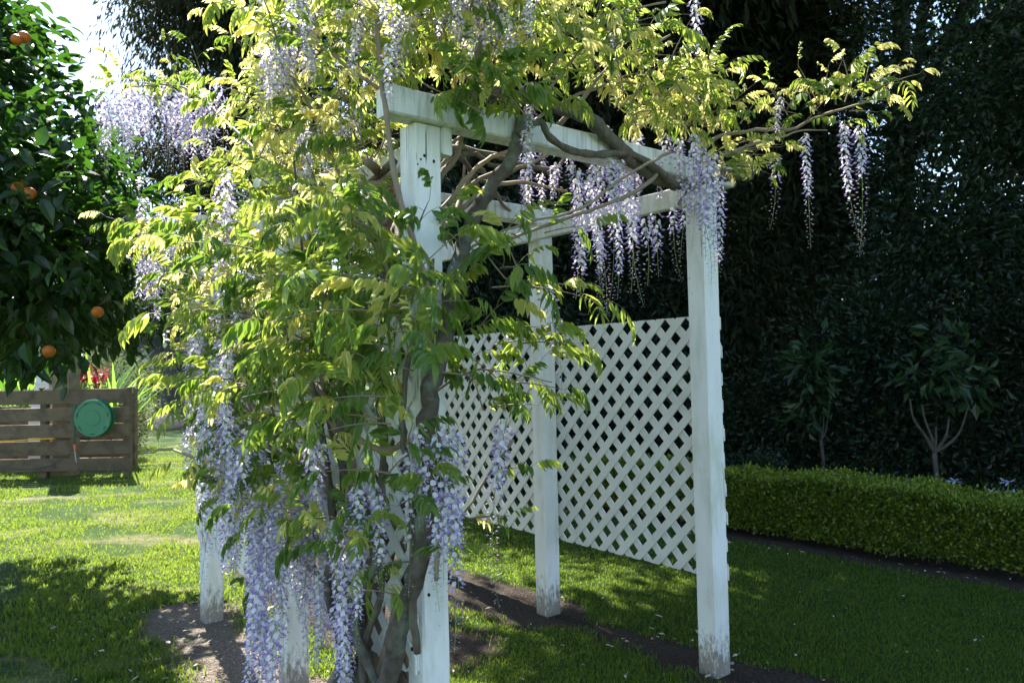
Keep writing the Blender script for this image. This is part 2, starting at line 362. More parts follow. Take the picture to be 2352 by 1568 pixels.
def soil_mat(name, c1, c2):
    m, t, out = newmat(name); g = N(t, 'ShaderNodeNewGeometry'); pos = g.outputs['Position']
    a = noise(t, 7, pos, 8, 0.7); b = noise(t, 85, pos, 4, 0.7); v = N(t, 'ShaderNodeTexVoronoi'); v.inputs['Scale'].default_value = 75; t.links.new(pos, v.inputs['Vector'])
    c = mix(t, a.outputs[0], c1, c2)
    c = mix(t, ramp(t, b.outputs[0], [(0.5, (0, 0, 0)), (0.75, (0.9, 0.9, 0.9))]), c, tuple(min(1, x * 2.2) for x in c2))
    p = N(t, 'ShaderNodeBsdfPrincipled'); t.links.new(c, p.inputs['Base Color']); p.inputs['Roughness'].default_value = 0.95
    t.links.new(bump(t, math_(t, 'ADD', b.outputs[0], v.outputs[0]), 1.0, 0.02), p.inputs['Normal']); t.links.new(p.outputs[0], out.inputs[0]); return m
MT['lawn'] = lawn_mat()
MT['soil'] = soil_mat('path_soil', (0.055, 0.04, 0.028), (0.12, 0.09, 0.065))
MT['pale_soil'] = soil_mat('bed_soil', (0.13, 0.10, 0.075), (0.26, 0.21, 0.16))

# ------------------------------------------------------------------ ground
def sheet(name, poly, z, mat, kind='structure', rag=0.0, n=220):
    """flat sheet inside a smooth ragged outline"""
    P = [Vector((x, y, 0)) for x, y in poly]; L = []
    k = len(P)
    for i in range(n):
        u = i / n * k; j = int(u); f = u - j
        a, b, c, d = P[(j - 1) % k], P[j % k], P[(j + 1) % k], P[(j + 2) % k]
        q = 0.5 * ((2 * b) + (c - a) * f + (2 * a - 5 * b + 4 * c - d) * f * f + (3 * b - a - 3 * c + d) * f ** 3) if rag else b.lerp(c, f)
        L.append(q)
    cen = sum(L, Vector()) / n
    if rag: L = [q + Vector((random.gauss(0, rag), random.gauss(0, rag), 0)) for q in L]
    V = [(q.x, q.y, z) for q in L]
    F = tessellate_polygon([[Vector((q.x, q.y, 0)) for q in L]])
    return tag(link(name, mesh_np(name, V, np.array(F), [mat])), kind=kind), L
H0, H1 = Vector((0.9, 7.75, 0)), Vector((5.4, 2.75, 0))       # line of the box hedge
hd = (H1 - H0).normalized(); hn = Vector((hd.y, -hd.x, 0))
if hn.x + hn.y > 0: hn = -hn                                   # towards the lawn
def gz(x, y):
    f = np.clip((14 - np.abs(x)) / 6, 0, 1) * np.clip((26 - y) / 8, 0, 1)
    return f * (0.010 * np.sin(x * 1.7 + y * 0.6) * np.sin(y * 1.3 - x * 0.4) + 0.004 * np.sin(x * 4.1) * np.sin(y * 3.7) - 0.006)
def wob(x, y):
    return 0.5 * np.sin(x * 3.1 + 1.7 * np.sin(y * 2.3)) * np.sin(y * 3.7 + 1.3 * np.sin(x * 2.9)) + 0.3 * np.sin(x * 9.1 + np.sin(y * 7)) * np.sin(y * 8.3 + 2) + 0.2 * np.sin(x * 21 + 3 * np.sin(y * 5)) * np.sin(y * 19)
def capd(x, y, a, b):
    ax, ay = a; bx, by = b; vx, vy = bx - ax, by - ay; t = np.clip(((x - ax) * vx + (y - ay) * vy) / (vx * vx + vy * vy), 0, 1)
    return np.hypot(x - ax - vx * t, y - ay - vy * t)
def ab(a, b): p = A(a, b); return (p.x, p.y)
def soil_mask(x, y):
    """bare soil, 0..1, and how pale and dusty it is"""
    x = np.asarray(x, float); y = np.asarray(y, float); w_ = wob(x, y); m = np.zeros_like(x); pale = np.zeros_like(x)
    for (p, q, r) in ((ab(-0.8, 1.5), ab(0.1, 1.6), 0.26), (ab(0.1, 1.6), ab(1.2, 1.5), 0.14), (ab(1.2, 1.5), ab(3.2, 1.3), 0.30), (ab(1.2, 0.7), ab(3.4, 0.8), 0.40)):
        m = np.maximum(m, np.clip((r - capd(x, y, p, q)) / 0.16 + 0.5 + w_ * 0.9, 0, 1))
    for (p, q, r) in ((ab(-0.5, -0.1), ab(1.2, -0.12), 0.30), (ab(1.2, -0.12), ab(2.55, -0.1), 0.27)):
        k = np.clip((r - capd(x, y, p, q)) / 0.2 + 0.5 + w_ * 0.9, 0, 1); m = np.maximum(m, k); pale = np.maximum(pale, k)
    a = (H0 + hn * 0.1 - hd * 2); b = (H0 + hn * 0.1 + hd * 9)
    m = np.maximum(m, np.clip((0.34 - capd(x, y, (a.x, a.y), (b.x, b.y))) / 0.08 + 0.5 + w_ * 0.4, 0, 1))
    return m, pale
xs = np.concatenate([[-400, -150, -60, -30, -18, -12, -9, -7], np.arange(-5.6, 6.6, 0.07), [7.5, 9, 12, 18, 30, 60, 150, 400]])
ys = np.concatenate([[-60, -20, -6, -2], np.arange(0, 9.6, 0.07), np.linspace(10, 28, 50), [40, 70, 150, 400]])
XX, YY = np.meshgrid(xs, ys); ZZ = gz(XX, YY); nx, ny = len(xs), len(ys); idx = np.arange(nx * ny).reshape(ny, nx)
Fq = np.stack([idx[:-1, :-1], idx[:-1, 1:], idx[1:, 1:], idx[1:, :-1]], -1).reshape(-1, 4)
sm, sp_ = soil_mask(XX.ravel(), YY.ravel())
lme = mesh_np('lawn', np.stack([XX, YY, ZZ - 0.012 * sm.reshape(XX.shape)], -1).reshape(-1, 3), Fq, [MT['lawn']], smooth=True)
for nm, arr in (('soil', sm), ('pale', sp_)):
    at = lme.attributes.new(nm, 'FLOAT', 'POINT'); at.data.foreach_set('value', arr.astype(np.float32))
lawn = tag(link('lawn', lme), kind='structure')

# ------------------------------------------------------------------ grass
def grass():
    n = 430000
    th = RNG.uniform(-0.80, 0.80, n); r = 2.0 + 15.0 * RNG.uniform(0, 1, n) ** 1.7
    x = r * np.sin(th); y = r * np.cos(th)
    ok = np.ones(n, bool)
    sm_, _ = soil_mask(x, y); clump_ = np.sin(x * 13 + 2 * np.sin(y * 9)) * np.sin(y * 15 + 2 * np.sin(x * 11)); ok &= RNG.uniform(0, 1, n) > np.clip(sm_ * 1.02 - 0.02 - 0.35 * (clump_ > 0.72) * (sm_ < 0.97), 0, 1)
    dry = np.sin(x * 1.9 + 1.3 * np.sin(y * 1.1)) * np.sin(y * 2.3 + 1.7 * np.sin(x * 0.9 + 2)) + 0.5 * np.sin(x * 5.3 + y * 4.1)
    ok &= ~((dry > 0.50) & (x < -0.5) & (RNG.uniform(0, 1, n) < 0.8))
    x, y, r = x[ok], y[ok], r[ok]; n = len(x)
    z = gz(x, y)
    tuft = 0.5 + 0.5 * np.sin(x * 7 + np.sin(y * 6) * 2) * np.sin(y * 8 + np.sin(x * 5) * 2)
    h = (0.014 + 0.016 * tuft * RNG.uniform(0.4, 1.3, n) + 0.010 * (RNG.uniform(0, 1, n) < 0.06)) * np.where(x < -0.8, 1.25, 0.85)
    wd = 0.0013 + 0.0005 * r
    a = RNG.uniform(0, 2 * np.pi, n); lean = RNG.uniform(0.1, 0.9, n) * h; la = RNG.uniform(0, 2 * np.pi, n)
    dx, dy = np.cos(a) * wd, np.sin(a) * wd
    b = np.stack([x - dx, y - dy, z - 0.003], -1); c = np.stack([x + dx, y + dy, z - 0.003], -1)
    m1 = np.stack([x + dx * 0.7 + np.cos(la) * lean * 0.35, y + dy * 0.7 + np.sin(la) * lean * 0.35, z + h * 0.6], -1)
    m0 = np.stack([x - dx * 0.7 + np.cos(la) * lean * 0.35, y - dy * 0.7 + np.sin(la) * lean * 0.35, z + h * 0.6], -1)
    d = np.stack([x + np.cos(la) * lean, y + np.sin(la) * lean, z + h], -1)
    near = r < 7.0
    Vn = np.stack([b, c, m1, m0, d], 1)[near]; Vf = np.stack([b, c, d], 1)[~near]
    k = len(Vn); i5 = np.arange(k)[:, None] * 5
    Q = i5 + np.array([0, 1, 2, 3]); T = i5 + np.array([3, 2, 4])
    T2 = k * 5 + np.arange(len(Vf))[:, None] * 3 + np.array([0, 1, 2])
    V = np.concatenate([Vn.reshape(-1, 3), Vf.reshape(-1, 3)])
    o = link('grass', mesh_np('grass', V, [Q, np.concatenate([T, T2])], [MT['grass']]))
    tag(o, 'short green blades growing across the lawn', 'grass', kind='stuff')
grass()
# fallen petals and dry leaves
def litter():
    V = []; F = []
    for i in range(900):
        if i < 90: p = G(random.uniform(1250, 2352), random.uniform(1190, 1560))
        elif i < 330:
            a, b = random.uniform(-0.9, 2.8), random.uniform(0.2, 1.9); p = A(a, b)
        elif i < 480:
            p = H0 + hd * random.uniform(0, 6) + hn * random.uniform(0.3, 0.75)
        else: p = A(random.uniform(-0.6, 2.8), random.uniform(-0.8, 0.2))
        l = random.choice([0.005, 0.007, 0.009, 0.013, 0.024]) * random.uniform(0.7, 1.2) ; wd = l * random.uniform(0.2, 0.6)
        a = random.uniform(0, 6.28); dx = Vector((math.cos(a), math.sin(a), random.uniform(-0.2, 0.3))) * l; dy = Vector((-math.sin(a), math.cos(a), random.uniform(-0.4, 0.4))) * wd
        c = Vector((p.x, p.y, 0.022)); b = len(V)
        V += [c - dx, c - dy * 0.8, c - dy * 0.3 + dx * 0.4 + Vector((0, 0, 0.003)), c + dx, c + dy + Vector((0, 0, 0.004)), c + dy * 0.6 - dx * 0.5]
        F += [(b, b + 1, b + 2), (b, b + 2, b + 5), (b + 2, b + 3, b + 4), (b + 2, b + 4, b + 5)]
    o = link('leaf_litter', mesh_np('leaf_litter', [tuple(v) for v in V], np.array(F), [MT['litter']]))
    tag(o, 'fallen petals and dry leaves scattered on soil and grass', 'litter', kind='stuff')
litter()

# ------------------------------------------------------------------ arbor
WD, L1, L2, PS = 1.5517, 1.175, 1.225, 0.105
ZT, ZB = 1.655, 0.405
ZB1, ZB2 = 2.2615, 2.3566
arbor = rootat('arbor', A(1.2, 0.77)); tag(arbor, 'weathered white timber arbor with lattice sides carrying the wisteria', 'arbor')
Z = Vector((0, 0, 1))
for (a, b) in ((0, 0), (L1, 0), (L1 + L2, 0), (0, WD), (L1, WD), (L1 + L2, WD)):
    m = MB(); m.beam(A(a, b, -0.3), A(a, b, ZB1 - 0.003), U * PS / 2, W_ * PS / 2, 0.006, 16, 0.0012)
    po = m.build('post', MT['paint'], arbor)
# side beams on the inner face of the posts, and cross beams lying on them
for b, s in ((PS / 2 + 0.0225, 1), (WD - PS / 2 - 0.0225, -1)):
    m = MB(); m.beam(A(-PS / 2 - 0.002, b, (2 * ZB1 - ZB2 + ZB1) / 2), A(L1 + L2 + 0.12, b, (2 * ZB1 - ZB2 + ZB1) / 2), W_ * 0.0215, Z * (ZB2 - ZB1) / 2, 0.005, 10, 0.001)
    m.build('side_beam', MT['paint'], arbor)
for a in (-0.04, L1 - 0.035, L1 + L2 - 0.03):
    m = MB(); zc = (ZB1 + ZB2) / 2 + 0.001
    m.beam(A(a, -0.165, zc), A(a, WD + 0.15, zc), U * 0.045, Z * (ZB2 - ZB1) / 2, 0.006, 12, 0.0012)
    m.build('cross_beam', MT['paint'], arbor)
# nail holes and a knot near the top of the front post
for (dx, dy, r) in ((975, 358, 0.0055), (997, 371, 0.0055), (967, 366, 0.004), (960, 377, 0.003), (985, 1365, 0.006), (947, 1490, 0.006), (957, 1420, 0.004)):
    v = ray(dx, dy); o_ = Vector((0, 0, CAMH)) - P1; t = (-PS / 2 - 0.0018 - o_.dot(U)) / v.dot(U); p = Vector((0, 0, CAMH)) + v * t
    if (p - P1).dot(W_) > PS / 2 - 0.006: continue
    m = MB(); k = 7; pts = [p + (W_ * math.cos(6.283 * i / k) + Z * math.sin(6.283 * i / k) * 1.3) * r * random.uniform(0.7, 1.1) for i in range(k)]
    m.prism(pts, U * 0.003); m.build('nail_hole', MT['hole'], arbor)
def clip(poly, f):
    out = []
    for i in range(len(poly)):
        p, q = poly[i], poly[(i + 1) % len(poly)]; fp, fq = f(p), f(q)
        if fp >= 0: out.append(p)
        if (fp >= 0) != (fq >= 0):
            t = fp / (fp - fq); out.append((p[0] + (q[0] - p[0]) * t, p[1] + (q[1] - p[1]) * t))
    return out
def lattice(a0, a1, b, out, skip=None, jag=0.0):
    """diagonal slats between a0..a1, ZB..ZT, on plane b; `out` = direction (+1/-1) of the outer layer"""
    pan = empty('lattice_panel', (0, 0, 0), None); pan.parent = arbor; pan.matrix_parent_inverse = Matrix.Translation(Vector(arbor['_w'])).inverted(); pan['_w'] = (0, 0, 0)
    pitch = 0.130; hw = 0.020 * math.sqrt(2); th = 0.0075
    ww, hh = a1 - a0, ZT - ZB
    for layer, dirn in ((0, -1), (1, 1)):
        n0 = -hh if dirn > 0 else 0; n1 = ww if dirn > 0 else ww + hh
        c = n0 + pitch * 0.37
        while c < n1 + pitch:
            # centre line x = c + dirn*z
            jit = random.uniform(-0.003, 0.003)
            poly = [(c - hw + jit + dirn * -0.05, -0.05), (c + hw + jit + dirn * -0.05, -0.05), (c + hw + jit + dirn * (hh + 0.05), hh + 0.05), (c - hw + jit + dirn * (hh + 0.05), hh + 0.05)]
            x0 = random.uniform(-0.004, 0.004); 
            for f in (lambda p: p[0] - x0, lambda p: ww + x0 - p[0], lambda p: p[1] - 0.0, lambda p: hh - p[1]):
                poly = clip(poly, f)
                if len(poly) < 3: break
            if len(poly) >= 3 and not (skip and skip(c, layer)):
                area = abs(sum(poly[i][0] * poly[(i + 1) % len(poly)][1] - poly[(i + 1) % len(poly)][0] * poly[i][1] for i in range(len(poly)))) / 2
                if area > 0.0012:
                    off = (layer * (th + 0.0006)) * out
                    pts = [A(a0 + p[0], b + off, ZB + p[1]) for p in poly]
                    m = MB(); m.prism(pts, W_ * th * out); m.build('slat', MT['lattice'], pan)
            c += pitch
hp = PS / 2 + 0.002
lattice(-0.045, L1 + 0.02, WD + hp, 1)
lattice(L1 + 0.023, L1 + L2 + 0.05, WD + hp, 1)
lattice(-0.03, L1 - 0.002, -hp, -1)
lattice(L1 + 0.001, L1 + L2 + 0.05, -hp, -1)

# ------------------------------------------------------------------ wisteria: pieces
def leaflet_arr(length, width, fold=0.5, curl=0.25):
    """leaflet along +x from the origin, folded along the midrib; returns V, F"""
    xs = [0, 0.22, 0.5, 0.78, 1.0]; ws = [0.05, 0.85, 1.0, 0.55, 0.0]
    V = []; F = []
    for x, w_ in zip(xs, ws):
        zc = -curl * x * x * length
        V.append((x * length, 0, zc))
        if w_ > 0:
            V.append((x * length, w_ * width / 2, zc + fold * w_ * width / 2)); V.append((x * length, -w_ * width / 2, zc + fold * w_ * width / 2))
    # ring i: 3i,3i+1,3i+2 ; tip: 12
    for i in range(3):
        a, b = 3 * i, 3 * (i + 1)
        F += [(a, b, b + 1, a + 1), (a, a + 2, b + 2, b)]
    T = [(9, 12, 10), (9, 11, 12)]
    return np.array(V), np.array(F), np.array(T)
def rotm(x, y, z):
    X = np.array(x, float); X /= np.linalg.norm(X); Zv = np.array(z, float); Zv = Zv - X * X.dot(Zv); Zv /= np.linalg.norm(Zv)
    return np.stack([X, np.cross(Zv, X), Zv], 1)
def compound_leaf(seed, L=0.24, pairs=6, arch=0.6, hang=0.6, size=1.0, narrow=1.0):
    """a pinnate leaf: stalk from the origin along +x arching down, leaflets in pairs that hang"""
    r = np.random.default_rng(seed); V = []; Q = []; T = []; n = 0; qm = []; tm = []
    K = 10; ang = 0.35; p = np.array([0., 0, 0]); pts = [p.copy()]; dirs = []
    for i in range(K):
        d = np.array([math.cos(ang), 0, math.sin(ang)]); dirs.append(d); p = p + d * L / K; pts.append(p.copy()); ang -= arch * 2.0 / K
    dirs.append(dirs[-1])
    rr = 0.0016
    for i, q in enumerate(pts):                                # 3 sided stalk
        rad = rr * (1 - 0.6 * i / K)
        for k in range(3): V.append(q + np.array([0, math.cos(2.1 * k), math.sin(2.1 * k)]) * rad)
    for i in range(K):
        for k in range(3):
            Q.append((i * 3 + k, i * 3 + (k + 1) % 3, i * 3 + 3 + (k + 1) % 3, i * 3 + 3 + k)); qm.append(1)
    n = len(V)
    def put(at, d, up, l, w_):
        nonlocal n
        v, q, t = leaflet_arr(l, w_, r.uniform(0.25, 0.8), r.uniform(0.1, 0.45))
        v = v @ rotm(d, None, up).T + at
        V.extend(v); Q.extend(q + n); T.extend(t + n); qm.extend([0] * len(q)); tm.extend([0] * len(t)); n += len(v)
    for i in range(pairs):
        f = 0.28 + 0.68 * i / max(1, pairs - 1); j = f * K; a = int(min(j, K - 1)); at = pts[a] + (pts[a + 1] - pts[a]) * (j - a); d = dirs[a]
        l = 0.062 * size * (0.75 + 0.5 * math.sin(math.pi * (0.25 + 0.6 * f))) * r.uniform(0.85, 1.1)
        for s in (1, -1):
            h = hang * r.uniform(0.6, 1.3)
            side = np.array([0, s, 0.0])
            dd = d * r.uniform(0.1, 0.9) + side * math.cos(h) + np.array([0, 0, -1]) * math.sin(h) * 1.25
            up = np.array([0, 0, 1.0]) * math.cos(h) + side * math.sin(h) + r.normal(0, 0.4, 3)
            put(at, dd, up, l, l * 0.36 * narrow)
    put(pts[-1], dirs[-1] + np.array([0, 0, -hang * 0.5]), np.array([0.2, 0, 1.0]), 0.068 * size, 0.024 * size * narrow)
    return np.array(V), np.array(Q), np.array(T), qm, tm
LEAFV = []                                                     # kinds: 0 mature, 1 young, 2 in between
for i in range(21):
    kind = i % 3; r_ = random
    LEAFV.append((compound_leaf(100 + i, L=r_.uniform(0.19, 0.27) * (0.8 if kind == 1 else 1.05), pairs=r_.choice([5, 6, 6, 7]), arch=r_.uniform(0.4, 1.0), hang=r_.uniform(1.1, 1.5) if i % 5 else r_.uniform(0.4, 0.8),
                  size=r_.uniform(0.88, 1.12) if kind == 1 else r_.uniform(0.95, 1.25), narrow=r_.uniform(0.5, 0.75) if i % 4 in (1, 2) else r_.uniform(0.8, 1.05)), kind))
LEAFMATS = [MT['wis_leaf'], MT['wis_young'], MT['wis_mid']]
LEAFM = []
for (d, kind) in LEAFV:
    LEAFM.append(mesh_np('leaf', d[0], [d[1], d[2]], [LEAFMATS[kind], MT['rachis']], d[3] + d[4]))

def raceme(seed, L, bloom=0.75):
    """hanging flower spray from the origin down: axis, pedicels, open flowers above, buds below"""
    r = np.random.default_rng(seed); m = MB(); bx, by = r.uniform(-0.04, 0.04, 2)
    def ax(t): return Vector((bx * math.sin(t * 2.6) * L * 2, by * math.sin(t * 2.2) * L * 2, -t * L))
    m.m = 3; m.tube([ax(t) for t in np.linspace(0, 1, 9)], [0.0017 * (1 - 0.6 * t) for t in np.linspace(0, 1, 9)], 3, False)
    n = int(L / 0.0066); phi = r.uniform(0, 6.28)
    for i in range(n):
        t = 0.04 + 0.96 * i / n; phi += 2.4 + r.normal(0, 0.12); c = ax(t)
        out = Vector((math.cos(phi), math.sin(phi), 0))
        opn = t < bloom * r.uniform(0.92, 1.05)
        g = max(0.2, 1 - 0.85 * t ** 1.5)
        pl = (0.005 + 0.014 * g) * r.uniform(0.85, 1.15)
        tilt = r.uniform(-0.25, 0.25) if opn else r.uniform(-0.1, 0.5)
        d = (out + Vector((0, 0, tilt))).normalized(); e = c + d * pl
        sd = d.cross(Vector((0, 0, 1))).normalized()
        m.m = 3; m.add([c + sd * 0.0006, c - sd * 0.0006, e], (), [(0, 1, 2)])
        upv = sd.cross(d).normalized()
        if opn:
            s = 0.0122 * r.uniform(0.8, 1.12) * (0.5 + 0.5 * g)
            # banner: reflexed rounded petal standing up behind the keel
            m.m = 0; b0 = e; tip = upv * 1.0 - d * r.uniform(0.0, 0.5)
            tip.normalize()
            vs = [b0, b0 + sd * s * 0.75 + tip * s * 0.45 + d * s * 0.25, b0 + sd * s * 0.62 + tip * s * 1.25 - d * s * 0.1, b0 + tip * s * 1.5 - d * s * 0.35, b0 - sd * s * 0.62 + tip * s * 1.25 - d * s * 0.1, b0 - sd * s * 0.75 + tip * s * 0.45 + d * s * 0.25, b0 + tip * s * 0.75 - d * s * 0.15]
            m.add(vs, (), [(0, 1, 6), (1, 2, 6), (2, 3, 6), (3, 4, 6), (4, 5, 6), (5, 0, 6)])
            # wings and keel: boat shape pointing out and down
            m.m = 1; kd = (d - upv * r.uniform(0.45, 0.85)).normalized(); ku = sd.cross(kd)
            k0 = e - upv * s * 0.05; mid = k0 + kd * s * 0.8; tp = k0 + kd * s * 1.65 + ku * s * 0.25
            vs = [k0, mid + sd * s * 0.42, mid - ku * s * 0.5, mid - sd * s * 0.42, mid + ku * s * 0.35, tp]
            m.add(vs, (), [(0, 1, 2), (0, 2, 3), (0, 3, 4), (0, 4, 1), (5, 2, 1), (5, 3, 2), (5, 4, 3), (5, 1, 4)])
        else:
            m.m = 2 if r.uniform() < 0.75 else 1; s = (0.0074 * g + 0.0018) * r.uniform(0.8, 1.2); kd = (d + Vector((0, 0, -0.35))).normalized(); e2 = kd.cross(sd)
            mid = e + kd * s * 1.0
            vs = [e, mid + sd * s * 0.45, mid + e2 * s * 0.45, mid - sd * s * 0.45, mid - e2 * s * 0.45, e + kd * s * 2.2]
            m.add(vs, (), [(0, 2, 1), (0, 3, 2), (0, 4, 3), (0, 1, 4), (5, 1, 2), (5, 2, 3), (5, 3, 4), (5, 4, 1)])
    return m.mesh('flower_cluster', [MT['petal'], MT['keel'], MT['bud'], MT['stalk']])
RAC = {}
for L in (0.26, 0.36, 0.46, 0.58):
    RAC[L] = [raceme(int(L * 1000) + k, L, b) for k, b in enumerate((0.40, 0.62, 0.82))]

wis = rootat('wisteria', A(0.4, -0.15)); tag(wis, 'blooming wisteria vine with hanging lavender flowers smothering the white arbor', 'wisteria')
WV = Vector(wis['_w'])
def inst(name, me, loc, rot, scale, parent):
    o = bpy.data.objects.new(name, me); COL.objects.link(o); o.parent = parent
    o.matrix_parent_inverse = Matrix.Translation(Vector(parent['_w'])).inverted()
    o.location = loc; o.rotation_euler = rot; o.scale = (scale,) * 3; return o
# ---- trunks and stems
TWIGS = MB()
def stem(pts, r0, r1, name='branch', mat='vine', jit=0.0, sides=8):
    P = spline(pts, 5); 
    if jit: P = [p + Vector((random.gauss(0, jit), random.gauss(0, jit), random.gauss(0, jit))) for p in P]
    n = len(P); m = MB(); m.tube(P, [(r0 + (r1 - r0) * i / (n - 1)) * random.uniform(0.84, 1.14) for i in range(n)], sides)
    o = m.build(name, MT[mat], wis, True); return P
def px(l): return [S(*p) for p in l]
STEMS = []
STEMS.append(stem([A(0.52, -0.18, -0.05)] + px([(838, 1560, 2.85), (850, 1420, 2.82), (872, 1290, 2.8), (905, 1170, 2.78), (935, 1050, 2.75), (950, 920, 2.73), (935, 800, 2.75), (905, 680, 2.8), (880, 560, 2.9), (860, 430, 3.0), (900, 330, 3.2)]), 0.058, 0.03, 'trunk', 'vine', 0.003))
STEMS.append(stem([A(0.22, -0.20, -0.05)] + px([(885, 1590, 2.55), (915, 1450, 2.50), (955, 1320, 2.42), (980, 1200, 2.38), (988, 1080, 2.37), (980, 960, 2.37), (1000, 850, 2.42), (1030, 740, 2.5), (1042, 640, 2.6), (1072, 540, 2.7), (1120, 440, 2.72), (1185, 345, 2.72), (1200, 290, 2.74), (1225, 240, 2.8)]), 0.036, 0.024, 'trunk', 'lichen', 0.004, 10))
STEMS.append(stem(px([(960, 1500, 2.45), (945, 1330, 2.42), (950, 1180, 2.40), (930, 1050, 2.40), (925, 900, 2.42), (950, 780, 2.46), (985, 660, 2.5), (1000, 560, 2.6)]), 0.013, 0.008, 'branch', 'vine', 0.003))
STEMS.append(stem(px([(1000, 1330, 2.38), (1010, 1200, 2.36), (1015, 1050, 2.38), (990, 900, 2.4), (960, 800, 2.42), (930, 700, 2.5)]), 0.008, 0.006, 'branch', 'twig', 0.003))
STEMS.append(stem(px([(1085, 225, 2.62), (1140, 215, 2.66), (1210, 228, 2.72), (1290, 248, 2.82), (1370, 285, 2.95), (1425, 345, 3.05), (1480, 390, 3.15), (1540, 418, 3.25), (1590, 425, 3.35), (1640, 405, 3.5), (1720, 400, 3.7)]), 0.024, 0.034, 'branch', 'vine', 0.003))
STEMS.append(stem(px([(1190, 310, 2.70), (1240, 280, 2.75), (1262, 315, 2.76), (1310, 345, 2.85), (1370, 355, 2.95), (1440, 352, 3.05), (1500, 380, 3.1), (1560, 430, 3.2)]), 0.013, 0.016, 'branch', 'vine'))
STEMS.append(stem(px([(868, -60, 2.42), (866, 40, 2.42), (876, 190, 2.4), (886, 250, 2.38), (902, 380, 2.38), (925, 480, 2.38), (957, 575, 2.40), (985, 680, 2.46), (990, 800, 2.5), (960, 930, 2.55)]), 0.0085, 0.011, 'branch', 'twig'))
STEMS.append(stem(px([(890, 1568, 2.6), (915, 1440, 2.6), (940, 1330, 2.62), (945, 1200, 2.64), (930, 1080, 2.66), (945, 960, 2.68), (930, 850, 2.7), (950, 700, 2.75), (1000, 560, 2.8)]), 0.014, 0.011, 'branch', 'twig'))
STEMS.append(stem([A(0.2, -0.2, 0)] + px([(868, 1560, 2.66), (905, 1420, 2.64), (925, 1300, 2.66), (905, 1200, 2.68), (880, 1100, 2.68), (900, 1000, 2.7), (870, 860, 2.75), (840, 740, 2.8), (800, 640, 2.9)]), 0.016, 0.012, 'branch', 'twig'))
STEMS.append(stem(px([(760, 650, 2.9), (800, 800, 2.8), (790, 900, 2.7), (810, 990, 2.6), (860, 1028, 2.55), (905, 1030, 2.56), (950, 990, 2.6)]), 0.010, 0.012, 'branch', 'twig'))
STEMS.append(stem(px([(770, 745, 2.9), (830, 760, 2.75), (860, 830, 2.7), (875, 930, 2.68), (885, 1060, 2.68), (870, 1180, 2.7), (860, 1300, 2.72)]), 0.018, 0.022, 'branch', 'vine'))
for k in range(16):                                            # bundle of stems twisting up beside the front post
    z0 = random.uniform(0.1, 0.5); z1 = random.uniform(1.5, 2.25); pts = []; b0 = random.uniform(-0.22, 0.02); a0 = random.uniform(0.08, 0.42)
    for i in range(7):
        f = i / 6; pts.append(A(a0 + random.uniform(-0.07, 0.07) + 0.15 * f, b0 + random.uniform(-0.05, 0.05) + (0.1 if k % 2 else -0.1) * f, z0 + (z1 - z0) * f))
    STEMS.append(stem(pts, random.uniform(0.011, 0.019), 0.004, 'branch', random.choice(['vine', 'twig', 'lichen'])))
for k in range(20):                                            # over the roof, from the front left corner to the far and right sides
    a1, b1 = random.uniform(-0.1, 2.6), random.uniform(0.2, 1.9); pts = [A(random.uniform(0.1, 0.4), random.uniform(-0.1, 0.15), random.uniform(1.7, 2.2))]
    pts.append(A(0.35 + 0.25 * (a1 - 0.3), 0.05 + 0.25 * b1, random.uniform(2.05, 2.4)))
    for f in (0.5, 0.75, 1): pts.append(A(0.3 + (a1 - 0.3) * f + random.uniform(-0.1, 0.1), b1 * f + random.uniform(-0.1, 0.1), random.uniform(2.3, 2.6)))
    STEMS.append(stem(pts, random.uniform(0.009, 0.020), random.uniform(0.005, 0.008), 'branch', random.choice(['vine', 'twig']), 0.004, 6))
for k in range(12):                                            # along the left wall
    a1 = random.uniform(1.2, 2.7); pts = [A(random.uniform(0.3, 0.5), -0.15, random.uniform(0.5, 1.6))]
    for f in (0.33, 0.66, 1): pts.append(A(0.4 + (a1 - 0.4) * f, random.uniform(-0.3, 0.0), pts[0].z + f * random.uniform(0.4, 1.2)))
    STEMS.append(stem(pts, random.uniform(0.008, 0.014), 0.005, 'branch', 'twig', 0.004, 6))
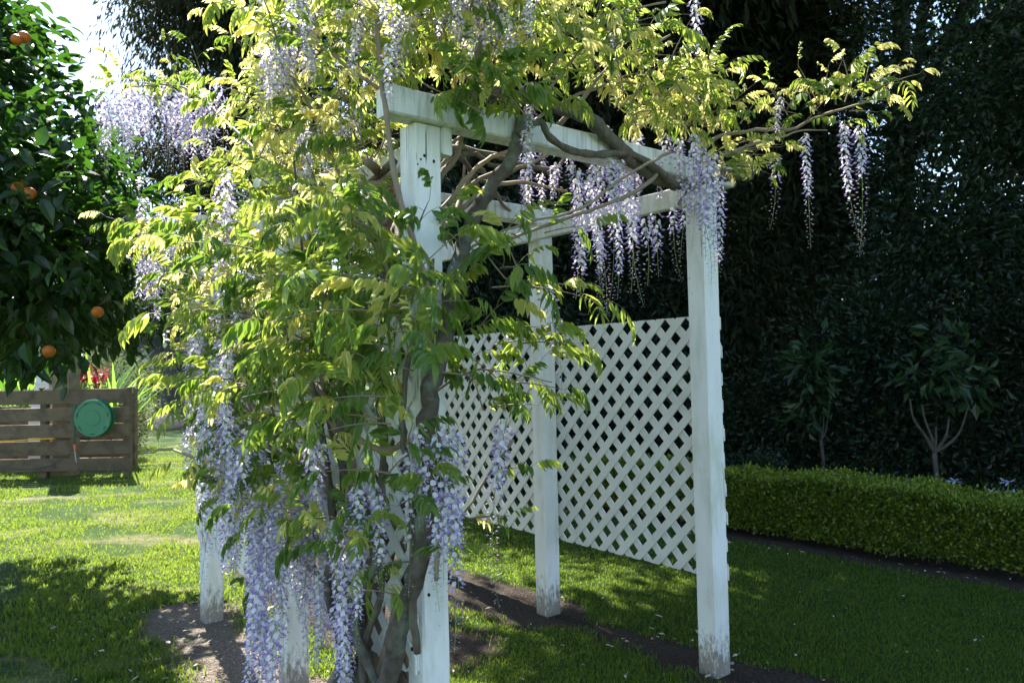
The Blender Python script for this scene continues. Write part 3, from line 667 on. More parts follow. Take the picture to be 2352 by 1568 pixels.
for l, r0, r1 in (
    ([(1560, 470, 3.4), (1630, 328, 3.4), (1700, 305, 3.4), (1760, 297, 3.4), (1820, 297, 3.38), (1870, 272, 3.35), (1935, 250, 3.3), (1995, 232, 3.25), (2040, 200, 3.25)], 0.011, 0.004),
    ([(1640, 365, 3.3), (1735, 330, 3.35), (1790, 318, 3.35), (1840, 300, 3.33), (1900, 300, 3.3)], 0.009, 0.003),
    ([(1060, 590, 2.7), (1110, 550, 2.7), (1200, 515, 2.7), (1330, 480, 2.75), (1400, 430, 2.8), (1490, 375, 2.9), (1540, 350, 3.0)], 0.005, 0.007),
    ([(1110, 560, 2.75), (1180, 545, 2.8), (1290, 505, 2.85), (1370, 478, 2.9), (1460, 440, 3.0), (1510, 400, 3.1)], 0.006, 0.009),
    ([(1240, 330, 2.9), (1330, 240, 3.0), (1400, 150, 3.1), (1480, 110, 3.1), (1540, 80, 3.1)], 0.011, 0.004),
    ([(1220, 250, 2.9), (1290, 170, 2.9), (1360, 80, 2.9), (1420, 30, 2.9), (1530, 5, 2.9)], 0.009, 0.004),
    ([(1180, 330, 2.8), (1250, 260, 3.0), (1350, 210, 3.1), (1450, 190, 3.2), (1530, 230, 3.3)], 0.008, 0.004),
    ([(1050, 300, 2.7), (1090, 150, 2.7), (1120, 40, 2.7), (1150, -60, 2.7)], 0.012, 0.006),
    ([(980, 330, 2.8), (950, 190, 2.8), (900, 60, 2.8), (850, -60, 2.8)], 0.012, 0.006),
    ([(1005, 420, 2.7), (1060, 330, 2.7), (1050, 210, 2.75), (1000, 60, 2.8)], 0.010, 0.005),
    ([(850, 500, 2.9), (770, 380, 2.9), (700, 220, 2.95), (620, 120, 3.0)], 0.011, 0.005),
    ([(880, 210, 2.6), (820, 170, 2.6), (740, 110, 2.65), (660, 60, 2.7)], 0.008, 0.004),
    ([(900, 420, 2.8), (790, 430, 2.9), (680, 450, 3.2), (560, 470, 3.7)], 0.014, 0.007),
    ([(760, 520, 3.0), (640, 400, 3.4), (520, 280, 3.9), (420, 200, 4.1), (300, 200, 4.2)], 0.012, 0.004),
    ([(1060, 480, 2.7), (1120, 430, 2.9), (1200, 420, 3.1), (1300, 440, 3.3)], 0.011, 0.007),
    ([(1030, 470, 2.75), (1090, 390, 2.9), (1160, 350, 3.1), (1260, 345, 3.3)], 0.012, 0.007),
    ([(1180, 1010, 2.5), (1130, 1080, 2.55), (1050, 1200, 2.6)], 0.004, 0.004),
    ([(1000, 560, 2.65), (1075, 540, 2.6), (1180, 655, 2.6), (1290, 652, 2.6), (1345, 660, 2.6)], 0.004, 0.002),
    ([(940, 1000, 2.6), (1000, 900, 2.5), (1100, 850, 2.45), (1200, 860, 2.4), (1265, 880, 2.4)], 0.005, 0.002)):
    STEMS.append(stem(px(l), r0, r1, 'branch', 'twig', 0.002, 6))

# ---- leaf placement: leafy shoots that leave the mass and droop
LEAVES = []                                                    # (location, rotation matrix, scale, variant)
def basis(x, up):
    x = x.normalized(); u = (up - x * up.dot(x))
    if u.length < 1e-4: u = Vector((0, 1, 0)) - x * x.y
    u.normalize(); y = u.cross(x); return Matrix((x, y, u)).transposed()
def add_leaf(p, d, young, sc=1.0):
    kd = (1 if random.random() < 0.6 else 2) if young else (0 if random.random() < 0.6 else 2)
    cand = [i for i in range(len(LEAFV)) if LEAFV[i][1] == kd]
    LEAVES.append((p, basis(d, Vector((random.gauss(0, .25), random.gauss(0, .25), 1))), sc * random.uniform(0.85, 1.12), random.choice(cand)))
def shoot(p, d, length, young, n=None, droop=0.9, sc=1.0):
    p = Vector(p); d = Vector(d).normalized(); pts = [p.copy()]; k = 8
    n = n or max(3, int(length / 0.055)); at = []
    for i in range(k):
        pts.append(pts[-1] + d * length / k); d = (d + Vector((0, 0, -droop * length / k * 1.6))).normalized()
    TWIGS.tube(pts, [0.0035 * (1 - 0.7 * i / k) for i in range(k + 1)], 4, False)
    ang = random.uniform(0, 6.28)
    for j in range(n):
        f = 0.12 + 0.88 * j / max(1, n - 1); u = f * k; a = min(int(u), k - 1); q = pts[a].lerp(pts[a + 1], u - a); dd = (pts[a + 1] - pts[a]).normalized()
        ang += 2.4; e1 = dd.cross(Z); e1 = e1.normalized() if e1.length > 1e-3 else Vector((1, 0, 0)); e2 = e1.cross(dd)
        out = (e1 * math.cos(ang) + e2 * (0.35 + 0.5 * math.sin(ang))).normalized()
        mixv = 0.5 if j < n - 1 else 1.6
        add_leaf(q, out + dd * mixv, young if random.random() < 0.85 else not young, 0.76 * sc * (1 - 0.3 * f * (young and 1 or 0.4)))
CEN = A(1.2, 0.6, 2.0)
def outward(p, bias=0.6):
    v = Vector((p.x - CEN.x, p.y - CEN.y, 0)); v = v.normalized() if v.length > 0.01 else Vector((0, -1, 0))
    a = random.uniform(-1.4, 1.4); v = Vector((v.x * math.cos(a) - v.y * math.sin(a), v.x * math.sin(a) + v.y * math.cos(a), 0))
    return v * bias + Vector((random.gauss(0, 0.4), random.gauss(0, 0.4) - 0.15, random.uniform(-0.1, 0.7)))
def zone_depth(cx, cy, rx, ry, d0, d1, n, yprob, ln=(0.25, 0.5), sc=1.0):
    for _ in range(int(n * 1.65)):
        while True:
            u, v = random.uniform(-1, 1), random.uniform(-1, 1)
            if u * u + v * v < 1: break
        p = S(cx + u * rx, cy + v * ry, random.uniform(d0, d1)); shoot(p, outward(p), random.uniform(*ln), random.random() < yprob, sc=sc)
def zone_wall(cx, cy, rx, ry, b0, b1, n, yprob, ln=(0.2, 0.42), sc=1.0):
    for _ in range(int(n * 1.6)):
        while True:
            u, v = random.uniform(-1, 1), random.uniform(-1, 1)
            if u * u + v * v < 1: break
        p = SB(cx + u * rx, cy + v * ry, random.uniform(b0, b1)); shoot(p, outward(p) - W_ * 0.35, random.uniform(*ln), random.random() < yprob, sc=sc)
# crown over the roof (young, sunlit)
zone_depth(860, 80, 240, 130, 2.4, 3.6, 34, 0.85, (0.2, 0.4))
zone_depth(1150, 60, 250, 120, 2.5, 3.8, 36, 0.8, (0.2, 0.4))
zone_depth(1050, -140, 420, 90, 2.4, 4.0, 20, 0.9, (0.2, 0.4))
zone_depth(1490, 235, 130, 75, 3.0, 3.7, 22, 1.0, (0.15, 0.3), 0.85)
zone_depth(1590, 260, 60, 50, 3.2, 3.6, 8, 1.0, (0.15, 0.25), 0.8)
zone_depth(1660, 380, 60, 40, 3.2, 3.6, 7, 1.0, (0.12, 0.22), 0.75)
zone_depth(690, 240, 90, 110, 2.9, 3.9, 16, 0.95, (0.15, 0.35))
zone_depth(400, 190, 150, 15, 3.9, 4.4, 9, 0.8, (0.12, 0.25), 0.8)
zone_depth(640, 420, 110, 110, 3.0, 4.0, 14, 0.75, (0.15, 0.35))
zone_depth(800, 400, 90, 120, 2.8, 3.6, 12, 0.6, (0.15, 0.35))
# left wall
zone_wall(580, 600, 110, 190, -0.4, -0.1, 17, 0.5)
zone_wall(520, 740, 45, 150, -0.35, -0.1, 9, 0.5, (0.12, 0.25))
zone_wall(560, 1050, 45, 60, -0.3, -0.1, 4, 0.5, (0.12, 0.2))
zone_wall(420, 520, 80, 70, -0.5, -0.3, 5, 0.6, (0.15, 0.3))
zone_wall(760, 640, 140, 170, -0.45, -0.05, 18, 0.3, (0.15, 0.35))
zone_wall(700, 850, 170, 110, -0.45, -0.05, 17, 0.4, (0.15, 0.35))
zone_wall(880, 780, 95, 200, -0.38, -0.05, 13, 0.15, (0.15, 0.3))
zone_wall(570, 930, 45, 110, -0.3, -0.1, 6, 0.6, (0.12, 0.22))
zone_wall(780, 1070, 140, 70, -0.3, -0.05, 6, 0.3, (0.12, 0.22))
zone_wall(740, 1280, 130, 110, -0.35, -0.08, 9, 0.3, (0.10, 0.2), 0.85)
zone_wall(640, 1130, 90, 90, -0.4, -0.2, 8, 0.4, (0.12, 0.25), 0.9)
zone_wall(760, 680, 210, 300, -0.12, 0.15, 20, 0.0, (0.15, 0.3), 0.95)
zone_wall(600, 520, 110, 160, -0.1, 0.2, 7, 0.1, (0.15, 0.3), 0.9)
zone_depth(900, -60, 380, 120, 2.7, 3.9, 14, 0.6, (0.2, 0.4))
# in front of and right of the front post
zone_depth(1110, 610, 90, 50, 2.5, 2.7, 4, 0.15, (0.15, 0.25), 1.1)
zone_depth(1090, 800, 80, 70, 2.55, 2.8, 4, 0.05, (0.15, 0.25))
zone_depth(970, 790, 70, 120, 2.33, 2.45, 6, 0.1, (0.12, 0.22), 0.95)
zone_depth(980, 1060, 50, 110, 2.33, 2.42, 3, 0.1, (0.10, 0.16), 0.85)
zone_depth(1240, 120, 240, 100, 2.7, 3.7, 16, 0.85, (0.18, 0.35))
zone_depth(1480, 230, 130, 70, 3.0, 3.6, 8, 1.0, (0.15, 0.28), 0.95)
zone_depth(1110, 890, 70, 60, 2.55, 2.8, 3, 0.05, (0.15, 0.25))
zone_depth(1130, 235, 130, 40, 2.45, 2.65, 8, 0.2, (0.12, 0.22))
for (x, y, dpt, d, ln, yg, sc) in (
    (1130, 660, 2.5, (1, -0.1, 0.05), 0.35, 0, 1.0), (1190, 655, 2.6, (1, 0, 0.1), 0.22, 1, 0.8), (1120, 880, 2.45, (1, 0, 0.05), 0.25, 0, 0.8),
    (1190, 790, 2.6, (0.8, 0.2, 0.1), 0.2, 0, 0.9), (960, 520, 2.3, (0.2, -0.4, 0.3), 0.12, 0, 1.0), (1000, 1290, 2.45, (0.1, -0.3, 0.2), 0.12, 0, 0.9),
    (950, 1290, 2.5, (-0.5, -0.3, 0.1), 0.14, 0, 0.9), (900, 1120, 2.55, (0.3, -0.4, 0), 0.12, 0, 0.7), (1130, 1080, 2.6, (0.6, 0, 0.1), 0.14, 0, 0.7),
    (1080, 1190, 2.7, (0.8, 0, 0.1), 0.14, 0, 0.7), (1250, 535, 2.8, (0.5, -0.2, 0.1), 0.18, 0, 0.9), (620, 1010, 3.1, (-0.9, -0.4, 0), 0.34, 0, 1.0),
    (560, 890, 3.4, (-0.8, -0.3, 0.1), 0.16, 0.5, 0.9), (470, 560, 3.9, (-1, 0, 0.2), 0.4, 1, 0.9), (1330, 90, 2.9, (0.8, 0, 0.3), 0.35, 1, 0.9),
    (1430, 60, 3.0, (0.9, 0, 0.3), 0.3, 1, 0.6), (1450, 130, 3.1, (1, 0, 0.1), 0.25, 1, 0.6), (1480, 110, 3.1, (1, 0, 0.2), 0.15, 1, 0.5),
    (1860, 215, 3.35, (-0.7, 0, 0.2), 0.14, 1, 0.75), (1820, 250, 3.35, (-0.6, -0.1, 0.6), 0.18, 1, 0.75), (1890, 235, 3.3, (0.1, -0.2, 1), 0.16, 1, 0.75),
    (1940, 235, 3.3, (0.4, 0, 1), 0.18, 1, 0.8), (1960, 215, 3.28, (0.9, 0, 0.6), 0.18, 1, 0.8), (2010, 200, 3.25, (0.9, 0, 0.2), 0.14, 1, 0.7),
    (1900, 275, 3.3, (0.3, -0.3, -0.2), 0.14, 1, 0.7), (1950, 255, 3.3, (0.5, -0.3, -0.1), 0.12, 1, 0.6), (1700, 285, 3.4, (0.4, 0, 0.6), 0.12, 1, 0.6),
    (1900, 225, 3.3, (0.2, -0.4, 0.8), 0.16, 1, 0.8), (1870, 250, 3.35, (-0.2, 0.2, 1), 0.15, 1, 0.8), (1980, 225, 3.27, (0.3, 0.2, 1), 0.17, 1, 0.8), (2030, 190, 3.25, (0.5, 0.1, 0.6), 0.12, 1, 0.75), (1920, 240, 3.3, (-0.2, -0.3, 0.5), 0.14, 1, 0.8), (1840, 265, 3.35, (-0.9, 0, 0.3), 0.14, 1, 0.75), (1930, 215, 3.3, (0.6, -0.3, 0.9), 0.2, 1, 1.0), (1960, 225, 3.28, (-0.3, -0.2, 1), 0.2, 1, 1.0), (1880, 240, 3.33, (-0.5, -0.3, 0.8), 0.2, 1, 1.0), (1810, 265, 3.36, (-0.5, -0.2, 0.7), 0.15, 1, 0.95), (2010, 205, 3.25, (0.8, -0.3, 0.3), 0.18, 1, 0.95), (1990, 230, 3.25, (0.6, -0.3, -0.1), 0.12, 1, 0.9), (1720, 330, 3.4, (0.5, -0.3, 0.3), 0.15, 1, 0.8), (1850, 280, 3.35, (0.3, -0.4, 0.4), 0.12, 1, 0.7),
    (1660, 380, 3.3, (0.8, 0, 0.1), 0.22, 1, 0.7), (1690, 350, 3.3, (0.8, -0.1, 0.2), 0.2, 1, 0.7), (1600, 230, 3.4, (0.8, 0, 0.1), 0.2, 1, 0.7), (1580, 190, 3.4, (0.6, 0, 0.4), 0.15, 1, 0.7)):
    shoot(S(x, y, dpt), d, ln, yg, sc=sc)
LEAVES.sort(key=lambda e: (e[0] - Vector((0, 0, CAMH))).length / (e[2] + 0.2))
def inview(p):
    v = p - Vector((0, 0, CAMH)); d = v.dot(FW)
    return d > 0.3 and abs(v.dot(RT) / d * FPX) < 1200 and abs(v.dot(UP) / d * FPX) < 820
near = [e for e in LEAVES if inview(e[0])][:295]; ids = set(id(e) for e in near)
for e in near:
    inst('leaf', LEAFM[e[3]], e[0], e[1].to_euler(), e[2], wis)
def merged(items, data, name, mats, parent):
    VV = []; QQ = []; TT = []; qm = []; tm = []; n = 0
    for (p, Mx, sc, k) in items:
        v, q, t, a, b = data[k]; R_ = np.array(Mx); VV.append(v @ R_.T * sc + np.array(p)); QQ.append(q + n); TT.append(t + n); n += len(v); qm.append(a); tm.append(b)
    me = mesh_np(name, np.concatenate(VV), [np.concatenate(QQ), np.concatenate(TT)], mats, np.concatenate(qm + tm))
    return link(name, me, parent)
dat = []
for (d, young) in LEAFV:
    off = 2 * young
    dat.append((d[0], d[1], d[2], np.array(d[3]) + off, np.array(d[4]) + off))
o = merged([e for e in LEAVES if id(e) not in ids], dat, 'foliage', [MT['wis_leaf'], MT['rachis'], MT['wis_young'], MT['rachis'], MT['wis_mid'], MT['rachis']], wis); o['kind'] = 'stuff'
o = TWIGS.build('twigs', MT['twig'], wis, True); o['kind'] = 'stuff'
print('wisteria leaves', len(LEAVES))

# ---- racemes
NR = 0
def hang(p, px_len=None, depth=None, bloom=None, L=None):
    """a raceme whose stalk leaves the vine at p"""
    global NR
    L = L if L else px_len / FPX * depth
    key = min(RAC, key=lambda k: abs(k - L)); sc = min(1.3, max(0.75, L / key))
    me = RAC[key][random.randrange(3) if bloom is None else bloom]
    inst('flower_cluster', me, p, (random.gauss(0, 0.06), random.gauss(0, 0.06), random.uniform(0, 6.28)), sc, wis); NR += 1
for (x, y, l, dpt, bl) in (
    (1590, -30, 200, 3.1, 2), (1775, 350, 180, 3.35, 0), (1848, 305, 275, 3.3, 1), (1940, 275, 300, 3.3, 1), (1972, 285, 310, 3.25, 0),
    (1795, 225, 60, 3.35, 2), (1030, 965, 330, 2.38, 2), (1052, 985, 440, 2.40, 1), (1010, 1010, 380, 2.42, 2), (1035, 1120, 380, 2.36, 1), (935, 985, 330, 2.42, 1), (960, 975, 250, 2.33, 2), (1000, 990, 360, 2.32, 2), (975, 1030, 300, 2.34, 2), (940, 1040, 330, 2.36, 1),
    (1165, 960, 430, 2.5, 0), (1150, 965, 180, 2.55, 2), (1250, 655, 280, 2.5, 0),
    (1320, 380, 300, 2.95, 2), (1345, 400, 320, 2.95, 1), (1370, 380, 300, 3.0, 2), (1395, 360, 330, 2.95, 2), (1400, 430, 300, 3.0, 0), (1440, 400, 280, 3.05, 1), (1455, 460, 250, 3.1, 0), (1330, 470, 220, 3.1, 1), (1365, 500, 230, 3.1, 0), (1425, 370, 180, 3.0, 2),
    (1480, 500, 160, 3.3, 0), (1505, 490, 150, 3.3, 1), (1550, 470, 180, 3.2, 0), (1585, 410, 190, 3.2, 1), (1610, 330, 220, 3.15, 2), (1640, 350, 270, 3.12, 2), (1650, 400, 240, 3.15, 2), (1625, 380, 220, 3.1, 1), (1560, 330, 170, 3.2, 2), (1590, 340, 240, 3.15, 1), (1530, 310, 140, 3.3, 2), (1600, 460, 200, 3.12, 0),
    (1215, 190, 150, 2.6, 2), (1205, 300, 100, 2.6, 2), (1240, 400, 110, 3.2, 2), (1215, 420, 100, 3.2, 1), (1270, 380, 90, 3.2, 2),
    (1060, -60, 220, 2.5, 2), (1085, -40, 230, 2.5, 2), (1110, -50, 210, 2.55, 2), (1045, -30, 130, 2.5, 2), (945, -40, 170, 2.6, 2), (975, -60, 150, 2.6, 2),
    (1400, 30, 60, 2.9, 2), (520, 390, 300, 2.85, 2), (502, 420, 290, 2.85, 2), (532, 460, 260, 2.85, 2), (508, 560, 230, 2.9, 1), (550, 640, 200, 2.9, 2)):
    hang(S(x, y, dpt), l, dpt, bl)
def hz(cx, y0, y1, rx, d0, d1, n, l0, l1, bl=None):
    for _ in range(n):
        dpt = random.uniform(d0, d1); hang(S(cx + random.uniform(-rx, rx), random.uniform(y0, y1), dpt), random.uniform(l0, l1), dpt, bl)
def hw(cx, y0, y1, rx, b0, b1, n, l0, l1, bl=None):
    for _ in range(max(2, int(n * 0.72))):
        p = SB(cx + random.uniform(-rx, rx), random.uniform(y0, y1), random.uniform(b0, b1)); hang(p, L=random.uniform(l0, l1), bloom=bl)
hz(290, 190, 250, 60, 3.9, 4.3, 16, 130, 210)
hz(440, 185, 240, 70, 3.9, 4.3, 17, 130, 210, None)
hz(670, -60, 180, 80, 2.5, 3.1, 18, 110, 180, 2)
hz(650, 270, 400, 70, 3.0, 3.6, 5, 100, 160)
hz(800, -80, 130, 130, 2.2, 2.9, 22, 100, 180, 2)
hz(1080, -80, 60, 150, 2.25, 2.8, 15, 110, 190, 2)
hz(760, 200, 330, 60, 2.7, 3.3, 7, 90, 150, 2)
hz(1500, 300, 380, 100, 3.1, 3.5, 10, 110, 190)
hz(375, 440, 560, 50, 3.8, 4.3, 13, 160, 240)
hz(340, 560, 640, 30, 3.9, 4.3, 4, 130, 170)
hw(500, 740, 1000, 40, -0.5, -0.25, 30, 0.40, 0.6)
hw(480, 1000, 1100, 22, -0.3, -0.1, 3, 0.3, 0.4)
hw(550, 980, 1150, 50, -0.5, -0.2, 22, 0.35, 0.6)
hw(600, 1150, 1330, 28, -0.4, -0.12, 12, 0.3, 0.55, 2)
hz(605, 1020, 1240, 30, 2.75, 2.95, 9, 260, 400, 2)
hz(590, 1300, 1420, 16, 2.75, 2.9, 4, 200, 300, 2)
hz(690, 1010, 1180, 40, 2.75, 2.95, 7, 240, 380, 2)
hw(470, 640, 900, 30, -0.45, -0.2, 14, 0.35, 0.55)
hw(615, 1380, 1450, 25, -0.4, -0.15, 6, 0.2, 0.35, 2)
hw(690, 980, 1150, 60, -0.42, -0.1, 14, 0.35, 0.55)
hw(780, 1080, 1230, 50, -0.35, -0.1, 12, 0.35, 0.6)
hw(770, 1250, 1400, 40, -0.3, -0.1, 9, 0.3, 0.5, 2)
hw(860, 1040, 1150, 40, -0.25, -0.08, 7, 0.25, 0.45)
hz(570, 620, 780, 50, 3.1, 3.5, 6, 100, 170)
hz(1330, 280, 420, 130, 3.4, 3.9, 12, 100, 170)
print('racemes', NR)

# ------------------------------------------------------------------ crowns of other trees
def crown_arrays(lobes, n, ll, lw, droop, clump=0.22, per=40, shell=0.55, flat=0.0):
    """leaves gathered in clumps through the lobes (cx,cy,cz,rx,ry,rz); folded two-triangle blades"""
    lob = np.array(lobes, float); vol = lob[:, 3] * lob[:, 4] * lob[:, 5]; k = max(1, n // per)
    which = RNG.choice(len(lob), k, p=vol / vol.sum())
    d = RNG.normal(size=(k, 3)); d /= np.linalg.norm(d, axis=1)[:, None]
    rad = (shell + (1 - shell) * RNG.uniform(0, 1, k)) ** 0.8 * RNG.choice([1, 1, 1, 0.6], k)
    c = lob[which, :3] + d * rad[:, None] * lob[which, 3:6]
    sz = clump * RNG.uniform(0.5, 1.4, k)
    ci = np.repeat(np.arange(k), per); m = len(ci)
    off = RNG.normal(size=(m, 3)) * sz[ci][:, None] * np.array([1, 1, 0.75 + droop])
    p = c[ci] + off
    dr = off + d[ci] * 0.15 + RNG.normal(size=(m, 3)) * sz[ci][:, None] * 0.8; dr /= np.linalg.norm(dr, axis=1)[:, None] + 1e-9
    dr[:, 2] -= droop * 1.6; dr /= np.linalg.norm(dr, axis=1)[:, None] + 1e-9
    s = np.cross(dr, RNG.normal(size=(m, 3))); s /= np.linalg.norm(s, axis=1)[:, None] + 1e-9
    nrm = np.cross(dr, s)
    l = (ll * RNG.uniform(0.6, 1.25, m))[:, None]; w_ = l * (lw / ll)
    V = np.stack([p, p + dr * l * 0.45 + s * w_ * 0.5 + nrm * w_ * 0.15, p + dr * l - nrm * l * 0.1, p + dr * l * 0.45 - s * w_ * 0.5 + nrm * w_ * 0.15], 1).reshape(-1, 3)
    i = np.arange(m)[:, None] * 4
    T = np.concatenate([i + np.array([0, 1, 2]), i + np.array([0, 2, 3])])
    return V, T
def crown(parent, lobes, n, ll, lw, droop, mat, name='crown', **kw):
    V, T = crown_arrays(lobes, n, ll, lw, droop, **kw)
    o = link(name, mesh_np(name, V, T, [MT[mat]]), parent); o['kind'] = 'stuff'; return o
def limbs(parent, base, top, r0, lobes, mat='tree_bark', nb=6):
    base, top = Vector(base), Vector(top); m = MB()
    mid = base.lerp(top, 0.5) + Vector((random.uniform(-0.2, 0.2), random.uniform(-0.2, 0.2), 0))
    P = spline([base, mid, top], 8); n = len(P); m.tube(P, [r0 * (1.25 if i == 0 else 1) * (1 - 0.6 * i / n) for i in range(n)], 10)
    m.build('trunk', MT[mat], parent, True)
    for k in range(nb):
        lb = random.choice(lobes); c = Vector(lb[:3]); e = c + Vector((random.uniform(-.5, .5) * lb[3], random.uniform(-.5, .5) * lb[4], random.uniform(-.2, .6) * lb[5]))
        s = P[int(n * random.uniform(0.35, 0.9))]
        m = MB(); Q = spline([s, s.lerp(e, 0.45) + Vector((0, 0, 0.15 * (e - s).length)), e], 6); q = len(Q)
        m.tube(Q, [r0 * 0.4 * (1 - 0.8 * i / q) for i in range(q)], 6); m.build('limb', MT[mat], parent, True)
def tree(name, label, cat, base, top, r0, lobes, n, ll, lw, droop, mat, group=None, bark='tree_bark', nb=6, **kw):
    t = rootat(name, Vector(base)); tag(t, label, cat, group)
    limbs(t, base, top, r0, lobes, bark, nb); crown(t, lobes, n, ll, lw, droop, mat, **kw); return t
def lb(dx, dy, depth, rx, ry, rz):
    p = S(dx, dy, depth); return (p.x, p.y, p.z, rx, ry, rz)

# the orange tree on the left
def orange_tree():
    lobes = [(-3.95, 5.0, 2.95, 1.1, 1.1, 1.3), (-3.1, 4.5, 2.3, 0.9, 0.8, 0.8), (-3.42, 5.0, 3.75, 0.28, 0.4, 0.45), (-4.2, 4.6, 2.2, 1.0, 1.0, 0.8), (-2.75, 4.6, 2.0, 0.55, 0.55, 0.55), (-4.0, 5.2, 4.0, 0.6, 0.8, 0.6), (-2.85, 4.9, 2.9, 0.3, 0.35, 0.45), (-2.72, 4.9, 3.4, 0.16, 0.25, 0.2), (-4.3, 6.2, 2.6, 1.2, 0.9, 1.1), (-3.6, 6.0, 2.75, 0.75, 0.8, 0.8), (-3.1, 5.7, 2.05, 0.7, 0.7, 0.5), (-4.6, 6.6, 2.2, 1.0, 0.8, 0.8)]
    t = rootat('orange_tree', Vector((-4.5, 5.5, 0))); tag(t, 'dark glossy orange tree bearing ripe fruit at left above the timber fence', 'orange tree')
    limbs(t, (-4.5, 5.5, -0.1), (-4.1, 5.2, 3.1), 0.09, lobes, 'tree_bark', 14)
    lob = np.array(lobes); vol = lob[:, 3] * lob[:, 4] * lob[:, 5]
    items = []
    lv, lq, lt = leaflet_arr(0.12, 0.058, 0.35, 0.3)
    lv2, lq2, lt2 = leaflet_arr(0.095, 0.047, 0.5, 0.15)
    data = [(lv, lq, lt, np.zeros(len(lq)), np.zeros(len(lt))), (lv2, lq2, lt2, np.zeros(len(lq2)), np.zeros(len(lt2)))]
    for _ in range(2700):
        i = RNG.choice(len(lobes), p=vol / vol.sum()); d = RNG.normal(size=3); d /= np.linalg.norm(d)
        r = (0.62 + 0.42 * RNG.uniform()) if RNG.uniform() < 0.75 else RNG.uniform(0.2, 0.7)
        c = Vector(lob[i, :3] + d * r * lob[i, 3:6]); dv = Vector(d) + Vector((0, 0, random.uniform(-0.7, 0.5)))
        if c.z < 1.45: c.z = 1.45 + random.uniform(0, 0.15)
        for k in range(random.randint(6, 10)):
            p = c + Vector((random.gauss(0, .05), random.gauss(0, .05), random.gauss(0, .05))); dd = dv + Vector((random.gauss(0, .8), random.gauss(0, .8), random.gauss(0, .6) - 0.35))
            items.append((p, basis(dd, Vector((random.gauss(0, .4), random.gauss(0, .4), 1))), random.uniform(0.75, 1.2), random.randrange(2)))
    items.sort(key=lambda e: (e[0] - Vector((0, 0, CAMH))).length)
    nr = [e for e in items if inview(e[0])][:280]; s = set(id(e) for e in nr)
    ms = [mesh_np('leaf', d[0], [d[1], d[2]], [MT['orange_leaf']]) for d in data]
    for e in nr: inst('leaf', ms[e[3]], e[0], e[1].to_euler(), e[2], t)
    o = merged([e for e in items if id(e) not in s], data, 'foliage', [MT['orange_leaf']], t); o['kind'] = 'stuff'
    bpyv = []
    nseg, nr_ = 14, 9; V = []; F = []
    for i in range(nr_ + 1):
        th = math.pi * i / nr_
        for j in range(nseg):
            ph = 2 * math.pi * j / nseg; rr = 0.037 * (1 - 0.04 * (i < 1))
            V.append((rr * math.sin(th) * math.cos(ph), rr * math.sin(th) * math.sin(ph), 0.036 * math.cos(th)))
    for i in range(nr_):
        for j in range(nseg): F.append((i * nseg + j, (i + 1) * nseg + j, (i + 1) * nseg + (j + 1) % nseg, i * nseg + (j + 1) % nseg))
    om = mesh_np('orange', V, np.array(F), [MT['orange']], smooth=True)
    for (x, y, dp) in ((67, 444, 3.7), (42, 432, 3.75), (38, 92, 4.0), (55, 86, 4.05), (224, 716, 3.75), (112, 806, 3.75)):
        inst('orange', om, S(x, y, dp + 0.34), (0, 0, random.uniform(0, 6)), random.uniform(0.84, 1.0), t)
orange_tree()

# dark tall trees behind, right half
GUM = 'tall trees closing the garden behind'
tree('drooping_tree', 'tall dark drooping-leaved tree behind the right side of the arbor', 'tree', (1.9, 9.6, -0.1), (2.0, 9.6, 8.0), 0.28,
     [lb(1560, 80, 9.5, 1.9, 1.2, 2.0), lb(1850, 380, 9.3, 1.3, 1.1, 1.7), lb(1500, 550, 9.6, 1.6, 1.1, 1.4), lb(1700, -350, 9.6, 2.6, 1.6, 2.2), lb(1400, 300, 9.8, 1.6, 1.0, 1.8), lb(1740, 720, 9.2, 1.0, 0.9, 1.3), lb(1290, -150, 9.8, 1.8, 1.2, 1.8), lb(1800, 60, 9.4, 1.2, 1.0, 1.6), lb(1150, 480, 9.9, 1.2, 0.9, 1.3), lb(1080, 130, 9.9, 1.4, 1.0, 1.7), lb(1350, -50, 9.7, 1.5, 1.0, 1.3), lb(960, 280, 9.9, 1.2, 0.9, 1.5), lb(1000, 520, 9.9, 0.9, 0.8, 0.9)],  # left lobes behind the wisteria are added to keep sun off the lawn
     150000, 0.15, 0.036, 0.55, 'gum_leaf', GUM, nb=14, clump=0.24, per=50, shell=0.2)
t = bpy.data.objects['drooping_tree']
crown(t, [(-2.2, 8.9, 7.6, 1.3, 1.1, 1.25), (-0.6, 9.0, 7.7, 1.6, 1.2, 1.4), (1.2, 9.2, 7.8, 1.7, 1.3, 1.8), (-1.4, 8.4, 7.2, 1.2, 1.0, 0.9), (0.4, 8.6, 6.6, 1.3, 1.0, 0.9), (2.4, 8.8, 6.8, 1.5, 1.1, 1.4)], 34000, 0.24, 0.06, 0.7, 'gum_leaf', 'added_shade_crown', clump=0.35, per=40, shell=0.1)  # unseen crown added above the view to shade the right lawn
